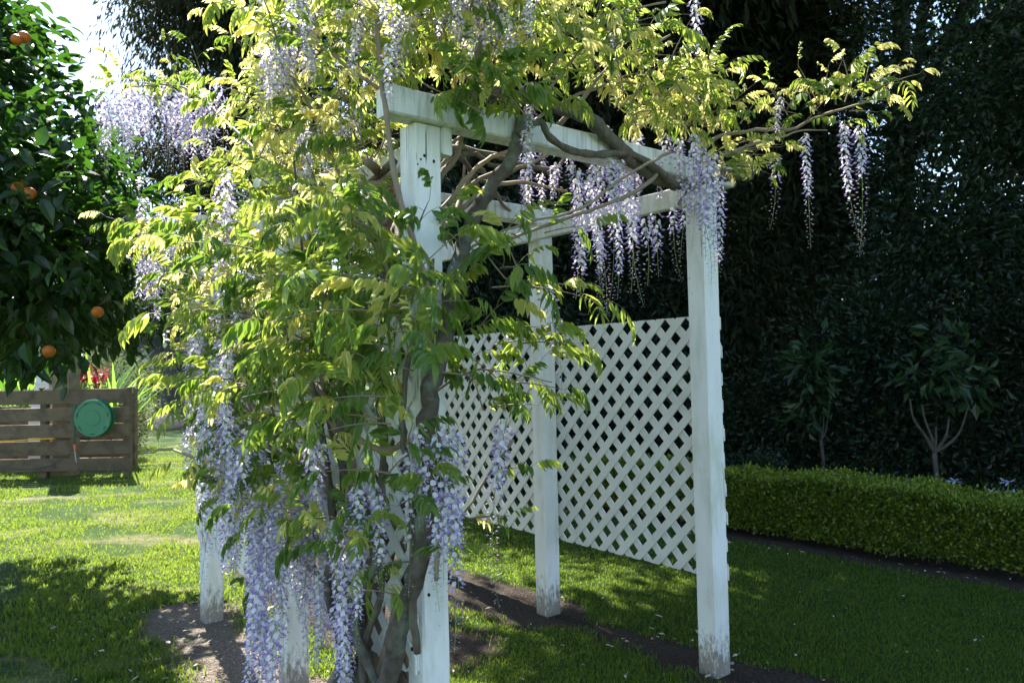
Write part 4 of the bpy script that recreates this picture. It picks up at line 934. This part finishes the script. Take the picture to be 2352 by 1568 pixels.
tree('broadleaf_tree', 'dense dark green broadleaf tree at the right edge with sky glinting through, plus added unseen canopy', 'tree', (5.4, 9.9, -0.1), (5.2, 9.6, 7.0), 0.2,
     [lb(2250, 200, 8.0, 1.5, 1.2, 2.0), lb(2150, 560, 7.9, 1.0, 1.0, 1.3), lb(2380, 700, 7.8, 1.3, 1.0, 1.5), lb(2300, -350, 8.2, 2.0, 1.4, 2.0), lb(2060, -400, 8.4, 1.2, 1.2, 1.7), lb(2010, 520, 8.4, 0.6, 0.7, 0.9), lb(2500, 300, 8, 1.2, 1.2, 2), (6.2, 5.6, 2.6, 0.9, 1.3, 2.2), (6.4, 3.6, 3.0, 0.9, 1.4, 2.6), (6.3, 4.4, 6.0, 1.6, 2.2, 1.6), (4.6, 5.6, 7.6, 1.8, 1.8, 0.9), (3.4, 3.6, 7.8, 1.7, 1.9, 0.7), (4.6, 1.6, 7.4, 1.9, 1.9, 0.8), (2.6, 6.0, 8.4, 1.6, 1.6, 0.7)],  # later lobes: unseen side and overhead canopy added to darken the lawn
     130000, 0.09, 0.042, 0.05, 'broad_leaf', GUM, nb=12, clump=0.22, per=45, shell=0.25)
tree('conifer_tree', 'very dark conifer whose top shows between the two tall trees at right', 'tree', (4.2, 10.8, -0.1), (4.2, 10.8, 8.5), 0.2,
     [lb(1960, 560, 10.6, 1.2, 1.0, 2.3), lb(2000, 60, 10.9, 0.8, 0.8, 1.3), lb(1880, -250, 10.8, 1.2, 1.0, 1.4)],
     26000, 0.09, 0.02, 0.2, 'broad_leaf', GUM, nb=10, clump=0.22, per=40, shell=0.1)
tree('evergreen_shrub', 'dark evergreen shrub mass below the broadleaf tree behind the box hedge', 'shrub', (4.3, 7.6, -0.1), (4.3, 7.6, 1.8), 0.08,
     [lb(2050, 820, 7.8, 1.2, 0.7, 0.9), lb(2330, 930, 7.4, 1.1, 0.7, 0.9), lb(1850, 960, 8.2, 1.0, 0.6, 0.9), lb(2150, 1020, 7.5, 1.2, 0.6, 0.7), lb(1750, 1020, 8.4, 0.8, 0.6, 0.8), lb(2450, 1050, 6.9, 0.8, 0.6, 0.8), lb(2400, 800, 7.4, 0.8, 0.6, 0.9)],
     42000, 0.07, 0.034, 0.1, 'broad_leaf', 'shrubs behind the box hedge', nb=8, clump=0.18, per=40, shell=0.2)
tree('understory_shrub', 'dark leafy shrub seen through and above the right lattice panel', 'shrub', (1.2, 9.4, -0.1), (1.2, 9.4, 2.4), 0.1,
     [lb(1420, 850, 9.2, 1.5, 0.8, 1.3), lb(1160, 900, 9.2, 1.2, 0.8, 1.3), lb(1560, 1060, 9.0, 1.3, 0.7, 0.7), lb(1250, 1100, 8.8, 1.4, 0.6, 0.5), lb(1330, 620, 9.6, 1.3, 0.8, 1.1), lb(1030, 700, 9.6, 0.9, 0.8, 1.2), (-1.1, 9.0, 3.0, 1.0, 0.8, 1.3), (-0.3, 9.2, 2.6, 0.9, 0.7, 1.2), (0.3, 8.6, 1.6, 1.0, 0.5, 0.8)],  # lobes hidden by the wisteria are added to stop sun patches behind the lattice
     60000, 0.10, 0.035, 0.4, 'broad_leaf', 'shrubs behind the box hedge', nb=8, clump=0.2, per=40, shell=0.2)
# second line of dark trees so that only pinholes of sky are left low down
for i, (x, y, rx, lab) in enumerate(((1300, 620, 2.6, 'shadowy tree farther back behind the shrub beyond the left lattice'), (1700, 640, 2.6, 'shadowy tree farther back behind the drooping tree'), (2050, 900, 2.2, 'low shadowy tree farther back behind the conifer'), (2420, 640, 2.8, 'shadowy tree farther back behind the broadleaf tree'))):
    dp = 12.5; c = S(x, y, dp)
    tree('background_tree', lab, 'tree', (c.x, c.y, -0.1), (c.x, c.y, 3.0), 0.18, [lb(x, y, dp, rx, 1.1, 1.9), lb(x, 1020, dp, rx, 0.9, 1.2)] + ([lb(x, 180, dp, 2.6 if i == 3 else 1.8, 1.1, 2.6)] if i in (1, 3) else []), 34000 if i in (1, 3) else 20000, 0.20, 0.11, 0.2, 'broad_leaf', 'shadowy trees in the second line', nb=5, clump=0.3, per=36, shell=0.15)
# top left: drooping tree in front of the sky
D_ = 34
tree('weeping_tree', 'olive weeping tree crown against the sky at the upper left', 'tree', (-9.3, 35.5, -0.1), (-9.6, 35.3, 16.0), 0.5,
     [lb(480, -60, D_, 3.6, 3.0, 4.0), lb(570, 80, D_, 3.4, 2.8, 3.4), lb(720, -20, D_, 4.0, 3.0, 4.6), lb(400, 90, D_, 1.9, 1.8, 1.7), lb(690, 230, D_, 3.0, 2.4, 3.2), lb(335, -10, D_, 2.0, 1.5, 2.6), lb(385, 210, D_, 1.2, 1.2, 1.5), lb(430, 300, D_, 1.4, 1.2, 1.8), lb(340, 330, D_, 1.5, 1.2, 1.9), lb(280, 430, D_, 1.3, 1.2, 1.3), lb(390, 430, D_, 1.4, 1.2, 1.5), lb(500, 290, D_, 2.3, 2.2, 2.4), lb(440, 420, D_, 1.5, 1.8, 1.9), lb(580, 480, D_, 2.5, 2.2, 2.5)],
     56000, 0.48, 0.085, 0.9, 'gum_leaf', GUM, nb=10, clump=0.7, per=50, shell=0.2)
tree('leafy_tree', 'mid green tree glimpsed through the gaps of the wisteria crown', 'tree', (0.0, 13.0, -0.1), (0.1, 13.0, 7.5), 0.26,
     [lb(960, 60, 13, 1.8, 1.3, 2.0), lb(1180, 260, 12.6, 1.6, 1.2, 1.8), lb(860, 420, 13.2, 1.5, 1.2, 1.6), lb(1120, 560, 12.6, 1.5, 1.2, 1.4), lb(700, 560, 13.4, 1.0, 1.0, 1.0)],
     30000, 0.13, 0.06, 0.2, 'shrub_leaf', GUM, nb=10, clump=0.3, per=40, shell=0.2)
# young citrus-like standards behind the hedge
def standard(base, fork, tips, leaves, label, r0, n):
    t = rootat('young_tree', base); tag(t, label, 'young tree', 'slim young trees behind the box hedge')
    m = MB(); m.tube(spline([base, base.lerp(fork, 0.5) + Vector((0.02, 0, 0)), fork], 6), [r0 * (1 - 0.25 * i / 12) for i in range(13)], 8); m.build('trunk', MT['pale_bark'], t, True)
    for tip in tips:
        m = MB(); Q = spline([fork, fork.lerp(tip[0], 0.55) + Vector((random.uniform(-.04, .04), 0, -0.03)), tip[0]] + ([tip[1]] if len(tip) > 1 else []), 5)
        m.tube(Q, [r0 * 0.62 * (1 - 0.7 * i / len(Q)) for i in range(len(Q))], 7); m.build('limb', MT['pale_bark'], t, True)
    crown(t, leaves, n, 0.13, 0.06, 0.15, 'shrub_leaf', clump=0.11, per=14, shell=0.1); return t
b2 = S(2146, 1128, 6.35); b2.z = 0
standard(b2, S(2146, 1038, 6.35), [(S(2098, 960, 6.3), S(2090, 915, 6.3)), (S(2125, 965, 6.4), S(2118, 930, 6.4)), (S(2150, 980, 6.3),), (S(2205, 990, 6.35), S(2225, 930, 6.3)), (S(2180, 960, 6.4),)],
         [lb(2140, 840, 6.4, 0.35, 0.3, 0.22), lb(2210, 800, 6.4, 0.3, 0.3, 0.3), lb(2230, 890, 6.4, 0.25, 0.25, 0.25), lb(2110, 880, 6.4, 0.2, 0.25, 0.15)], 'young tree with a fork of pale bare limbs behind the right end of the hedge', 0.026, 210)
b1 = S(1888, 1095, 7.3); b1.z = 0
standard(b1, S(1886, 1010, 7.3), [(S(1870, 960, 7.3), S(1862, 930, 7.3)), (S(1892, 950, 7.3),), (S(1900, 965, 7.3), S(1906, 930, 7.3))],
         [lb(1860, 840, 7.3, 0.18, 0.2, 0.35), lb(1885, 900, 7.3, 0.22, 0.2, 0.25), lb(1850, 960, 7.3, 0.15, 0.2, 0.15)], 'thin upright young tree behind the hedge nearest the arbor', 0.02, 220)

# ------------------------------------------------------------------ box hedge
def hedge():
    t = rootat('box_hedge', H0 + hd * 3); tag(t, 'low clipped box hedge running along the shaded lawn at right', 'hedge')
    m = 120000; Lh = 6.9
    s = RNG.uniform(-0.3, Lh, m); side = RNG.choice(3, m, p=[0.5, 0.35, 0.15])
    u = RNG.uniform(-1, 1, m); dep = np.abs(RNG.normal(0, 0.05, m))
    bulge = 0.03 * np.sin(s * 5) + 0.025 * np.sin(s * 11 + 1) + 0.03 * np.sin(s * 2.3 + 2)
    hwid = 0.26; hh = 0.47 + 0.02 * np.sin(s * 3.1) + 0.016 * np.sin(s * 8.7)
    x = np.where(side == 0, hwid + bulge * 0.6 - dep, np.where(side == 1, u * hwid, -hwid + dep))
    z = np.where(side == 1, hh - dep + RNG.exponential(0.012, m), 0.05 + (u * 0.5 + 0.5) * (hh - 0.05))
    x = np.where((side == 0), x - 0.04 * np.clip((z - hh + 0.10) / 0.1, 0, 1) - 0.03 * np.clip((0.12 - z) / 0.1, 0, 1), x)
    base = np.array(H0)[None, :] + np.array(hd)[None, :] * s[:, None] + np.array(hn)[None, :] * x[:, None]; base[:, 2] = z
    base += RNG.normal(0, 0.012, (m, 3))
    outn = np.where((side == 1)[:, None], np.array([[0, 0, 1.0]]), np.array(hn)[None, :] * np.where(side == 0, 1, -1)[:, None])
    dr = outn * 0.7 + np.array([[0, 0, 0.45]]) + RNG.normal(0, 0.65, (m, 3)); dr /= np.linalg.norm(dr, axis=1)[:, None]
    sd = np.cross(dr, RNG.normal(size=(m, 3))); sd /= np.linalg.norm(sd, axis=1)[:, None]; nr = np.cross(dr, sd)
    l = (0.027 * RNG.uniform(0.7, 1.4, m))[:, None]; w_ = l * 0.6
    V = np.stack([base, base + dr * l * .5 + sd * w_ * .5 + nr * w_ * .12, base + dr * l, base + dr * l * .5 - sd * w_ * .5 + nr * w_ * .12], 1).reshape(-1, 3)
    i = np.arange(m)[:, None] * 4; T = np.concatenate([i + np.array([0, 1, 2]), i + np.array([0, 2, 3])])
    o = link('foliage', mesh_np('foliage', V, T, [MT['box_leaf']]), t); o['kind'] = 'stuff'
    m = 16000; s = RNG.uniform(-0.3, Lh, m); u = RNG.uniform(-1, 1, m)
    hh = 0.47 + 0.02 * np.sin(s * 3.1) + 0.016 * np.sin(s * 8.7)
    tuft = (np.sin(s * 37 + 5 * u) * np.sin(s * 23 + 9 * u)) > 0.1
    base = np.array(H0)[None, :] + np.array(hd)[None, :] * s[:, None] + np.array(hn)[None, :] * (u * 0.25)[:, None]; base[:, 2] = hh + RNG.exponential(0.012, m) + 0.02 * tuft * RNG.uniform(0, 1, m)
    dr = np.array([[0, 0, 0.8]]) + RNG.normal(0, 0.5, (m, 3)); dr /= np.linalg.norm(dr, axis=1)[:, None]
    sd = np.cross(dr, RNG.normal(size=(m, 3))); sd /= np.linalg.norm(sd, axis=1)[:, None]; nr = np.cross(dr, sd); l = (0.024 * RNG.uniform(0.7, 1.4, m))[:, None]; w_ = l * 0.6
    V = np.stack([base, base + dr * l * .5 + sd * w_ * .5 + nr * w_ * .12, base + dr * l, base + dr * l * .5 - sd * w_ * .5 + nr * w_ * .12], 1).reshape(-1, 3)
    i = np.arange(m)[:, None] * 4; T = np.concatenate([i + np.array([0, 1, 2]), i + np.array([0, 2, 3])])
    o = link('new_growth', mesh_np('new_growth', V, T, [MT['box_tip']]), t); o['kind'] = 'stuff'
    mb = MB()                                                  # woody core: many short stems
    for k in range(260):
        p = H0 + hd * random.uniform(-0.2, Lh) + hn * random.uniform(-0.17, 0.17)
        q = p + Vector((random.uniform(-.08, .08), random.uniform(-.08, .08), random.uniform(0.3, 0.42))); mb.tube([p, p.lerp(q, .5), q], [0.007, 0.005, 0.002], 4, False)
    o = mb.build('stems', MT['tree_bark'], t); o['kind'] = 'stuff'
hedge()
# pale blue flowers behind the hedge
def blue_flower(p, lab):
    t = rootat('blue_flower', Vector((p.x, p.y, 0))); tag(t, lab, 'flower', 'pale blue flowers behind the hedge')
    m = MB(); m.tube([Vector((p.x, p.y, 0)), p - Vector((0.01, 0, 0.1)), p], [0.005, 0.004, 0.003], 5); m.build('stem', MT['stalk'], t)
    m = MB()
    for k in range(13):
        a = random.uniform(0, 6.28); d = Vector((math.cos(a), math.sin(a), random.uniform(-0.5, 0.8))).normalized(); s = d.cross(Z).normalized()
        c = p + d * 0.022; e = p + d * random.uniform(0.05, 0.062)
        m.add([p, c + s * 0.009, e + Vector((0, 0, -0.005)), c - s * 0.009, e * 1.0 + s * 0.008], (), [(0, 1, 2), (0, 2, 3), (1, 4, 2)])
    m.build('flower_head', MT['blue_petal'], t)
    m = MB()
    for k in range(7):
        a = random.uniform(0, 6.28); d = Vector((math.cos(a), math.sin(a), 0)); s = Vector((-d.y, d.x, 0)) * 0.012; r0 = Vector((p.x, p.y, 0))
        m.add([r0 - s, r0 + s, r0 + d * .12 + s + Z * .28, r0 + d * .12 - s + Z * .28, r0 + d * .3 + Z * .22], [(0, 1, 2, 3)], [(3, 2, 4)])
    m.build('leaves', MT['strap_leaf'], t)
for (x, y, lab) in ((2194, 1104, 'single pale blue flower head nearest the forked young tree'), (2283, 1131, 'low pale blue flower head left in the clump by the picture edge'), (2316, 1107, 'highest pale blue flower head behind the hedge'), (2331, 1133, 'pale blue flower head just below the highest one'), (2379, 1124, 'pale blue flower head at the extreme right edge')):
    blue_flower(S(x * 1.0, y, 6.0), lab)
# round green cushion shrub peeping over the hedge beside the arbor
c = S(1738, 1072, 7.0)
tree('cushion_shrub', 'rounded blue-green shrub peeping over the hedge beside the arbor', 'shrub', (c.x, c.y, 0), (c.x, c.y, 0.45), 0.03, [(c.x, c.y, 0.36, 0.22, 0.2, 0.22)], 2600, 0.035, 0.02, 0, 'broad_leaf', nb=3, clump=0.05, per=20, shell=0.6)

# ------------------------------------------------------------------ timber fence, hose reel and planting on the left
FD = 8.6
def fence():
    bl = G(300, 1092)                                           # foot of the right end post
    d = bl.y
    dirf = Vector((-1, 0.03, 0)).normalized(); back = Vector((0.03, 1, 0)).normalized()
    t = rootat('timber_fence', bl); tag(t, 'weathered timber slat bin fence carrying the green hose reel', 'fence')
    def zat(y): return CAMH - (y - S(0, 784, 1).z * 0 - 0) * 0
    def zpx(y, dd=d): return S(200, y, dd).z
    boards = [(893, 926), (935, 965), (972, 1003), (1010, 1043), (1050, 1080)]
    for (y0, y1) in boards:
        z1, z0 = zpx(y0), zpx(y1); a = bl + dirf * -0.01; b = bl + dirf * 3.4
        m = MB(); m.beam(Vector((a.x, a.y - 0.06, (z0 + z1) / 2)), Vector((b.x, b.y - 0.06, (z0 + z1) / 2 + random.uniform(-.008, .008))), Z * (z1 - z0) / 2, back * 0.012, 0.003, 10, 0.002)
        m.build('slat', MT['timber'], t)
    top = zpx(890)
    for k, off in enumerate((0.04, 1.25, 2.5)):
        p = bl + dirf * off
        m = MB(); m.beam(Vector((p.x, p.y, -0.2)), Vector((p.x, p.y, top - 0.006)), Vector((0.045, 0, 0)), back * 0.045, 0.004, 6, 0.001); m.build('post', MT['timber'], t)
    for k, (y0, y1) in enumerate(boards):                       # the far side of the bin
        z1, z0 = zpx(y0), zpx(y1); a = bl + dirf * 0.55 + back * 1.15; b = bl + dirf * 3.4 + back * 1.15
        m = MB(); m.beam(Vector((a.x, a.y, (z0 + z1) / 2)), Vector((b.x, b.y, (z0 + z1) / 2)), Z * (z1 - z0) / 2 * 0.9, back * 0.012, 0.003, 4, 0.002); m.build('slat', MT['timber'], t)
    for off in (0.6, 1.5, 2.4):
        p = bl + dirf * off + back * 1.21
        m = MB(); m.beam(Vector((p.x, p.y, -0.2)), Vector((p.x, p.y, top - 0.05)), Vector((0.04, 0, 0)), back * 0.04, 0.004, 4, 0.001); m.build('post', MT['timber'], t)
    m = MB(); m.beam(Vector((bl.x + 0.0, bl.y + 0.10, top - 0.05)), Vector((bl.x - 0.55, bl.y + 1.1, top - 0.05)), Z * 0.05, Vector((0.012, 0, 0)), 0.003); m.build('rail', MT['timber'], t)
    return bl, d, top
bl, fd, ftop = fence()
def reel():
    yy = bl.y - 0.17; c = S(213, 960, yy); rr = 43 / FPX * yy
    t = rootat('hose_reel', c); tag(t, 'round green plastic hose reel mounted on the timber fence', 'hose reel')
    def disc(cy, r, th, name, mat, n=40, bev=0.008, hollow=None):
        m = MB(); prof = [(r * 0.0, -th), (r * 0.40, -th), (r * 0.42, -th + 0.006), (r * 0.80, -th + 0.006), (r * 0.86, -th), (r - bev, -th), (r, -th + bev), (r, th - bev), (r - bev, th), (0, th)]
        V = []; 
        for (q, y) in prof:
            for i in range(n): V.append((c.x + max(q, 0.001) * math.cos(6.2832 * i / n), cy + y, c.z + max(q, 0.001) * math.sin(6.2832 * i / n)))
        F = [(k * n + i, k * n + (i + 1) % n, (k + 1) * n + (i + 1) % n, (k + 1) * n + i) for k in range(len(prof) - 1) for i in range(n)]
        return link(name, mesh_np(name, V, np.array(F), [mat]), t)
    disc(yy, rr, 0.012, 'front_disc', MT['green_plastic'])
    disc(yy + 0.045, rr * 0.80, 0.028, 'hose_coil', MT['dark_green'])
    disc(yy + 0.09, rr * 1.0, 0.008, 'back_disc', MT['green_plastic'])
    for k in range(7):
        a = 6.2832 * (k + 0.25) / 7; m = MB(); r_ = Vector((math.cos(a), 0, math.sin(a))); ta = Vector((-math.sin(a), 0, math.cos(a)))
        p = Vector((c.x, yy - 0.0145, c.z)) + r_ * rr * 0.84; m.beam(p - ta * 0.028, p + ta * 0.028, r_ * 0.008, Vector((0, 0.003, 0)), 0.003); m.build('slot', MT['dark_green'], t)
    m = MB(); m.beam(Vector((c.x - rr * 1.02, yy + 0.05, c.z - 0.14)), Vector((c.x - rr * 1.02, yy + 0.05, c.z + 0.2)), Vector((0.022, 0, 0)), Vector((0, 0.03, 0)), 0.004); m.build('bracket', MT['dark_green'], t)
    m = MB(); m.tube(spline([S(172, 958, yy), S(171, 990, yy), S(172, 1020, yy)], 5), 0.008, 8); m.build('hose', MT['dark_green'], t, True)
    m = MB(); m.tube([S(172, 1020, yy), S(172, 1028, yy), S(172.5, 1036, yy)], [0.016, 0.019, 0.014], 10); m.build('hose_connector', MT['orange_plastic'], t)
    m = MB(); m.tube([S(172.5, 1036, yy), S(174, 1052, yy), S(176, 1062, yy)], [0.012, 0.010, 0.008], 8); m.build('hose_nozzle', MT['grey_plastic'], t)
    m = MB(); m.tube(spline([S(168, 1030, yy + .03), S(150, 1050, yy + .03), S(110, 1070, yy + .03), S(50, 1078, yy + .03), S(-10, 1072, yy + .03)], 6), 0.006, 7)
    tag(m.build('trailing_hose', MT['dark_green'], t, True))
    m = MB(); m.tube(spline([S(-20, 1013, yy + .04), S(30, 1012, yy + .04), S(90, 1008, yy + .04), S(126, 1007, yy + .04)], 4), 0.010, 8)
    tag(m.build('plastic_pipe', MT['yellow_plastic'], None, True), 'yellow plastic pipe lying along a fence slat at the left edge', 'pipe')
reel()
# pale timber pole and the white garden pillar
def pole():
    d = bl.y + 0.28; c = S(152, 900, d); top = S(150, 690, d).z; hw_ = 20 / FPX * d
    t = rootat('timber_pole', Vector((c.x, c.y, 0))); tag(t, 'square pale timber pole rising behind the fence under the orange tree', 'pole')
    m = MB(); m.beam(Vector((c.x, c.y, -0.2)), Vector((c.x, c.y, top)), Vector((hw_, 0, 0)), Vector((0, hw_, 0)), 0.006, 8, 0.002); m.build('shaft', MT['pole'], t)
    m = MB(); m.beam(Vector((c.x, c.y, top + 0.001)), Vector((c.x, c.y, top + 0.03)), Vector((hw_ + .015, 0, 0)), Vector((0, hw_ + .015, 0)), 0.006); m.build('cap', MT['pole'], t)
    d = bl.y + 0.95; c = S(106, 900, d)
    t = rootat('garden_pillar', Vector((c.x, c.y, 0))); tag(t, 'white tapering garden pillar with a stepped cap behind the fence', 'pillar')
    secs = [('base', 0, 0.95, 0.17, 0.17), ('shaft', 0.95, 1.33, 0.15, 0.105), ('collar', 1.33, 1.37, 0.125, 0.125), ('neck', 1.37, 1.49, 0.10, 0.10), ('cap', 1.49, 1.54, 0.15, 0.15), ('cap', 1.54, 1.66, 0.12, 0.03)]
    for (nm, z0, z1, w0, w1) in secs:
        m = MB(); vs = [Vector((c.x + sx * w0, c.y + sy * w0, z0)) for sx, sy in ((-1, -1), (1, -1), (1, 1), (-1, 1))] + [Vector((c.x + sx * w1, c.y + sy * w1, z1 - 0.001)) for sx, sy in ((-1, -1), (1, -1), (1, 1), (-1, 1))]
        m.add(vs, [(0, 1, 5, 4), (1, 2, 6, 5), (2, 3, 7, 6), (3, 0, 4, 7), (4, 5, 6, 7), (3, 2, 1, 0)]); m.build(nm, MT['white_wood'], t)
pole()
def strap_plant(base, n, ln, label, wd=0.03, lean=0.8, group='strappy plants behind the fence', flowers=0):
    t = rootat('strap_leaf_plant', base); tag(t, label, 'plant', group)
    for k in range(n):
        a = random.uniform(0, 6.28); d = Vector((math.cos(a), math.sin(a), 0)); s = Vector((-d.y, d.x, 0)); l = ln * random.uniform(0.7, 1.15); ln_ = lean * random.uniform(0.3, 1.1)
        V = []; m = 7
        for i in range(m):
            f = i / (m - 1); p = base + d * l * ln_ * f ** 1.5 + Z * l * (f - 0.35 * ln_ * f * f); w_ = wd * (0.5 + 0.6 * math.sin(math.pi * min(1, f * 1.1 + 0.12))) * (1 - f ** 4)
            V += [tuple(p - s * w_ + Z * w_ * .4), tuple(p), tuple(p + s * w_ + Z * w_ * .4)]
        F = []
        for i in range(m - 1):
            for j in (0, 1): F.append((i * 3 + j, i * 3 + j + 1, i * 3 + j + 4, i * 3 + j + 3))
        link('leaf', mesh_np('leaf', V, np.array(F), [MT['strap_leaf']], smooth=True), t)
    return t
for (x, dd, n, ln, lab) in ((222, 12.6, 30, 1.95, 'tall bright green strap-leaf plant beside the dark red flowers'), (268, 12.2, 24, 1.6, 'arching strap-leaf plant at the right end of the fence'), (20, 12.4, 26, 1.9, 'bright strap-leaf plant at the left picture edge behind the fence'), (62, 12.9, 22, 1.8, 'strap-leaf plant just left of the white pillar')):
    p = S(x, 900, dd); p.z = 0.15; strap_plant(p, n, ln, lab, 0.045, 0.7)
def red_plant():
    p = S(185, 900, 12.2); p.z = 0; t = rootat('red_flower_plant', p); tag(t, 'plant with clusters of dark red flowers above the fence', 'plant')
    m = MB(); heads = []
    for (x, y) in ((172, 838), (185, 850), (200, 846), (165, 858), (212, 858), (224, 862), (232, 872), (210, 880), (222, 884), (182, 872), (238, 858), (200, 866), (190, 838), (176, 880)):
        c = S(x, y, 12.2 + random.uniform(-.2, .2)); heads.append(c); q = Vector((p.x + random.uniform(-.1, .1), p.y, 0.3)); m.tube(spline([q, q.lerp(c, .6) + Z * .08, c], 4), 0.006, 5)
    m.build('stems', MT['tree_bark'], t, True)['kind'] = 'stuff'
    for c in heads:
        m = MB()
        for k in range(34):
            d = Vector((random.gauss(0, 1), random.gauss(0, 1), random.gauss(0, 1))).normalized(); s = d.cross(Vector((.3, .2, .9))).normalized(); o_ = c + d * random.uniform(0, 0.09); l = random.uniform(.05, .09)
            m.add([o_, o_ + d * l * .5 + s * l * .3, o_ + d * l, o_ + d * l * .5 - s * l * .3], [(0, 1, 2, 3)])
        m.build('flower_head', MT['red_petal'], t)
    crown(t, [(p.x, p.y, 0.75, 0.35, 0.25, 0.35)], 900, 0.09, 0.04, 0.1, 'shrub_leaf', 'foliage', clump=0.1, per=20)
red_plant()
# ------------------------------------------------------------------ far garden
c = S(225, 870, 15); tree('rounded_shrub', 'rounded olive shrub behind the strappy plants', 'shrub', (c.x, c.y, 0), (c.x, c.y, 1.2), 0.06, [(c.x, c.y, 1.0, 1.0, 0.8, 0.95)], 9000, 0.08, 0.03, 0, 'far_leaf', nb=4, clump=0.15, per=30, shell=0.6)
c = S(262, 900, 13); tree('clipped_shrub', 'small domed yellow green shrub at the end of the fence', 'shrub', (c.x, c.y, 0), (c.x, c.y, 0.9), 0.05, [(c.x, c.y, 0.62, 0.5, 0.5, 0.62)], 5000, 0.05, 0.025, 0, 'far_leaf', nb=3, clump=0.08, per=30, shell=0.7)
def far_tree():
    lobes = [lb(290, 745, 26, 1.1, 1.2, 0.8), lb(400, 680, 27, 1.7, 1.5, 1.0), lb(500, 720, 26, 1.3, 1.3, 1.0), lb(300, 700, 27, 1.6, 1.5, 1.1), lb(560, 700, 27, 2, 1.5, 1.5), lb(420, 660, 27, 2.2, 1.5, 1.2)]
    b = S(400, 930, 25.5); b.z = 0; t = rootat('leaning_tree', b); tag(t, 'old leaning tree with thick grey trunk and mauve-grey crown far across the lawn', 'tree')
    m = MB(); P = spline([b, S(392, 880, 25.5), S(372, 830, 25.8), S(345, 785, 26), S(325, 740, 26.3)], 6); n = len(P)
    m.tube(P, [0.42 * (1.25 if i < 2 else 1) * (1 - 0.55 * i / n) for i in range(n)], 10); m.build('trunk', MT['pale_bark'], t, True)
    for q in ((345, 785, 26, 420, 730, 26.5), (372, 830, 25.8, 440, 750, 26), (335, 760, 26, 290, 720, 26)):
        a, e = S(*q[:3]), S(*q[3:]); m = MB(); m.tube(spline([a, a.lerp(e, .5) + Z * .15, e], 5), [0.18 * (1 - .06 * i) for i in range(11)], 8); m.build('limb', MT['pale_bark'], t, True)
    crown(t, lobes, 17000, 0.22, 0.09, 0.2, 'mauve_leaf', clump=0.35, per=30, shell=0.2)
far_tree()
for (x, y, d_, rx, rz, lab) in ((270, 880, 55, 3.0, 2.2, 'distant blue-green tree left of the leaning trunk'), (330, 890, 60, 3.2, 1.8, 'distant small blue-green tree right behind the fence post'), (450, 880, 52, 2.6, 2.0, 'distant blue-green tree right of the leaning trunk'), (100, 860, 60, 6.0, 3.5, 'distant broad tree behind the fenced bin'), (600, 850, 60, 5.0, 3.5, 'distant tree hidden behind the wisteria column'), (10, 880, 48, 4.0, 3.0, 'distant tree at the left picture edge'), (800, 830, 58, 6, 4, 'distant broad tree behind the arbor')):
    c = S(x, y, d_); c.z = rz * 0.9
    tree('distant_tree', lab, 'tree', (c.x, c.y, 0), (c.x, c.y, rz), 0.2, [(c.x, c.y, c.z, rx, 1.5, rz), (c.x + rx * .5, c.y, c.z * .8, rx * .6, 1.2, rz * .7)], 3600, 0.5, 0.28, 0.1, 'blue_leaf', 'distant trees beyond the lawn', nb=3, clump=0.6, per=24, shell=0.5)
# low planting at the end of the lawn
c0 = S(330, 925, 21)
bed = rootat('flower_border', Vector((c0.x, c0.y, 0))); tag(bed, 'low pale flowering border at the far end of the sunny lawn', 'flower bed')
crown(bed, [(c0.x + i * 0.9, c0.y + random.uniform(-.3, .8), 0.18, 0.6, 0.4, random.uniform(0.2, 0.45)) for i in range(-6, 9)], 9000, 0.10, 0.05, 0, 'far_leaf', 'foliage', clump=0.12, per=20)
def rock():
    c = S(386, 930, 20.5); t = rootat('boulder', Vector((c.x, c.y, 0))); n = 12; V = []; F = []
    for i in range(9):
        th = math.pi * i / 8
        for j in range(n):
            ph = 6.2832 * j / n; r = 1 + 0.1 * math.sin(3 * ph + i) + 0.06 * math.sin(5 * ph + 2 * i)
            V.append((c.x + 0.62 * r * math.sin(th) ** 0.7 * math.cos(ph), c.y + 0.4 * r * math.sin(th) ** 0.7 * math.sin(ph), 0.10 + 0.26 * math.cos(th) * (1 + .05 * math.sin(2 * ph))))
    for i in range(8):
        for j in range(n): F.append((i * n + j, (i + 1) * n + j, (i + 1) * n + (j + 1) % n, i * n + (j + 1) % n))
    bpy.data.objects.remove(t); o = link('boulder', mesh_np('boulder', V, np.array(F), [MT['rock']], smooth=True)); tag(o, 'long rounded pink boulder in the far flower border', 'boulder')
rock()
c = S(361, 930, 24); m = MB(); m.beam(Vector((c.x, c.y, -0.1)), Vector((c.x, c.y, S(361, 878, 24).z)), Vector((.06, 0, 0)), Vector((0, .06, 0)), .01)
tag(m.build('fence_post', MT['tree_bark']), 'dark wooden post standing in front of the far leaning tree', 'post')
for o in list(bpy.data.objects):
    if '_w' in o: del o['_w']
print('objects', len(bpy.data.objects), 'tris', sum(len(me.loop_triangles) if me.loop_triangles else len(me.polygons) for me in bpy.data.meshes))
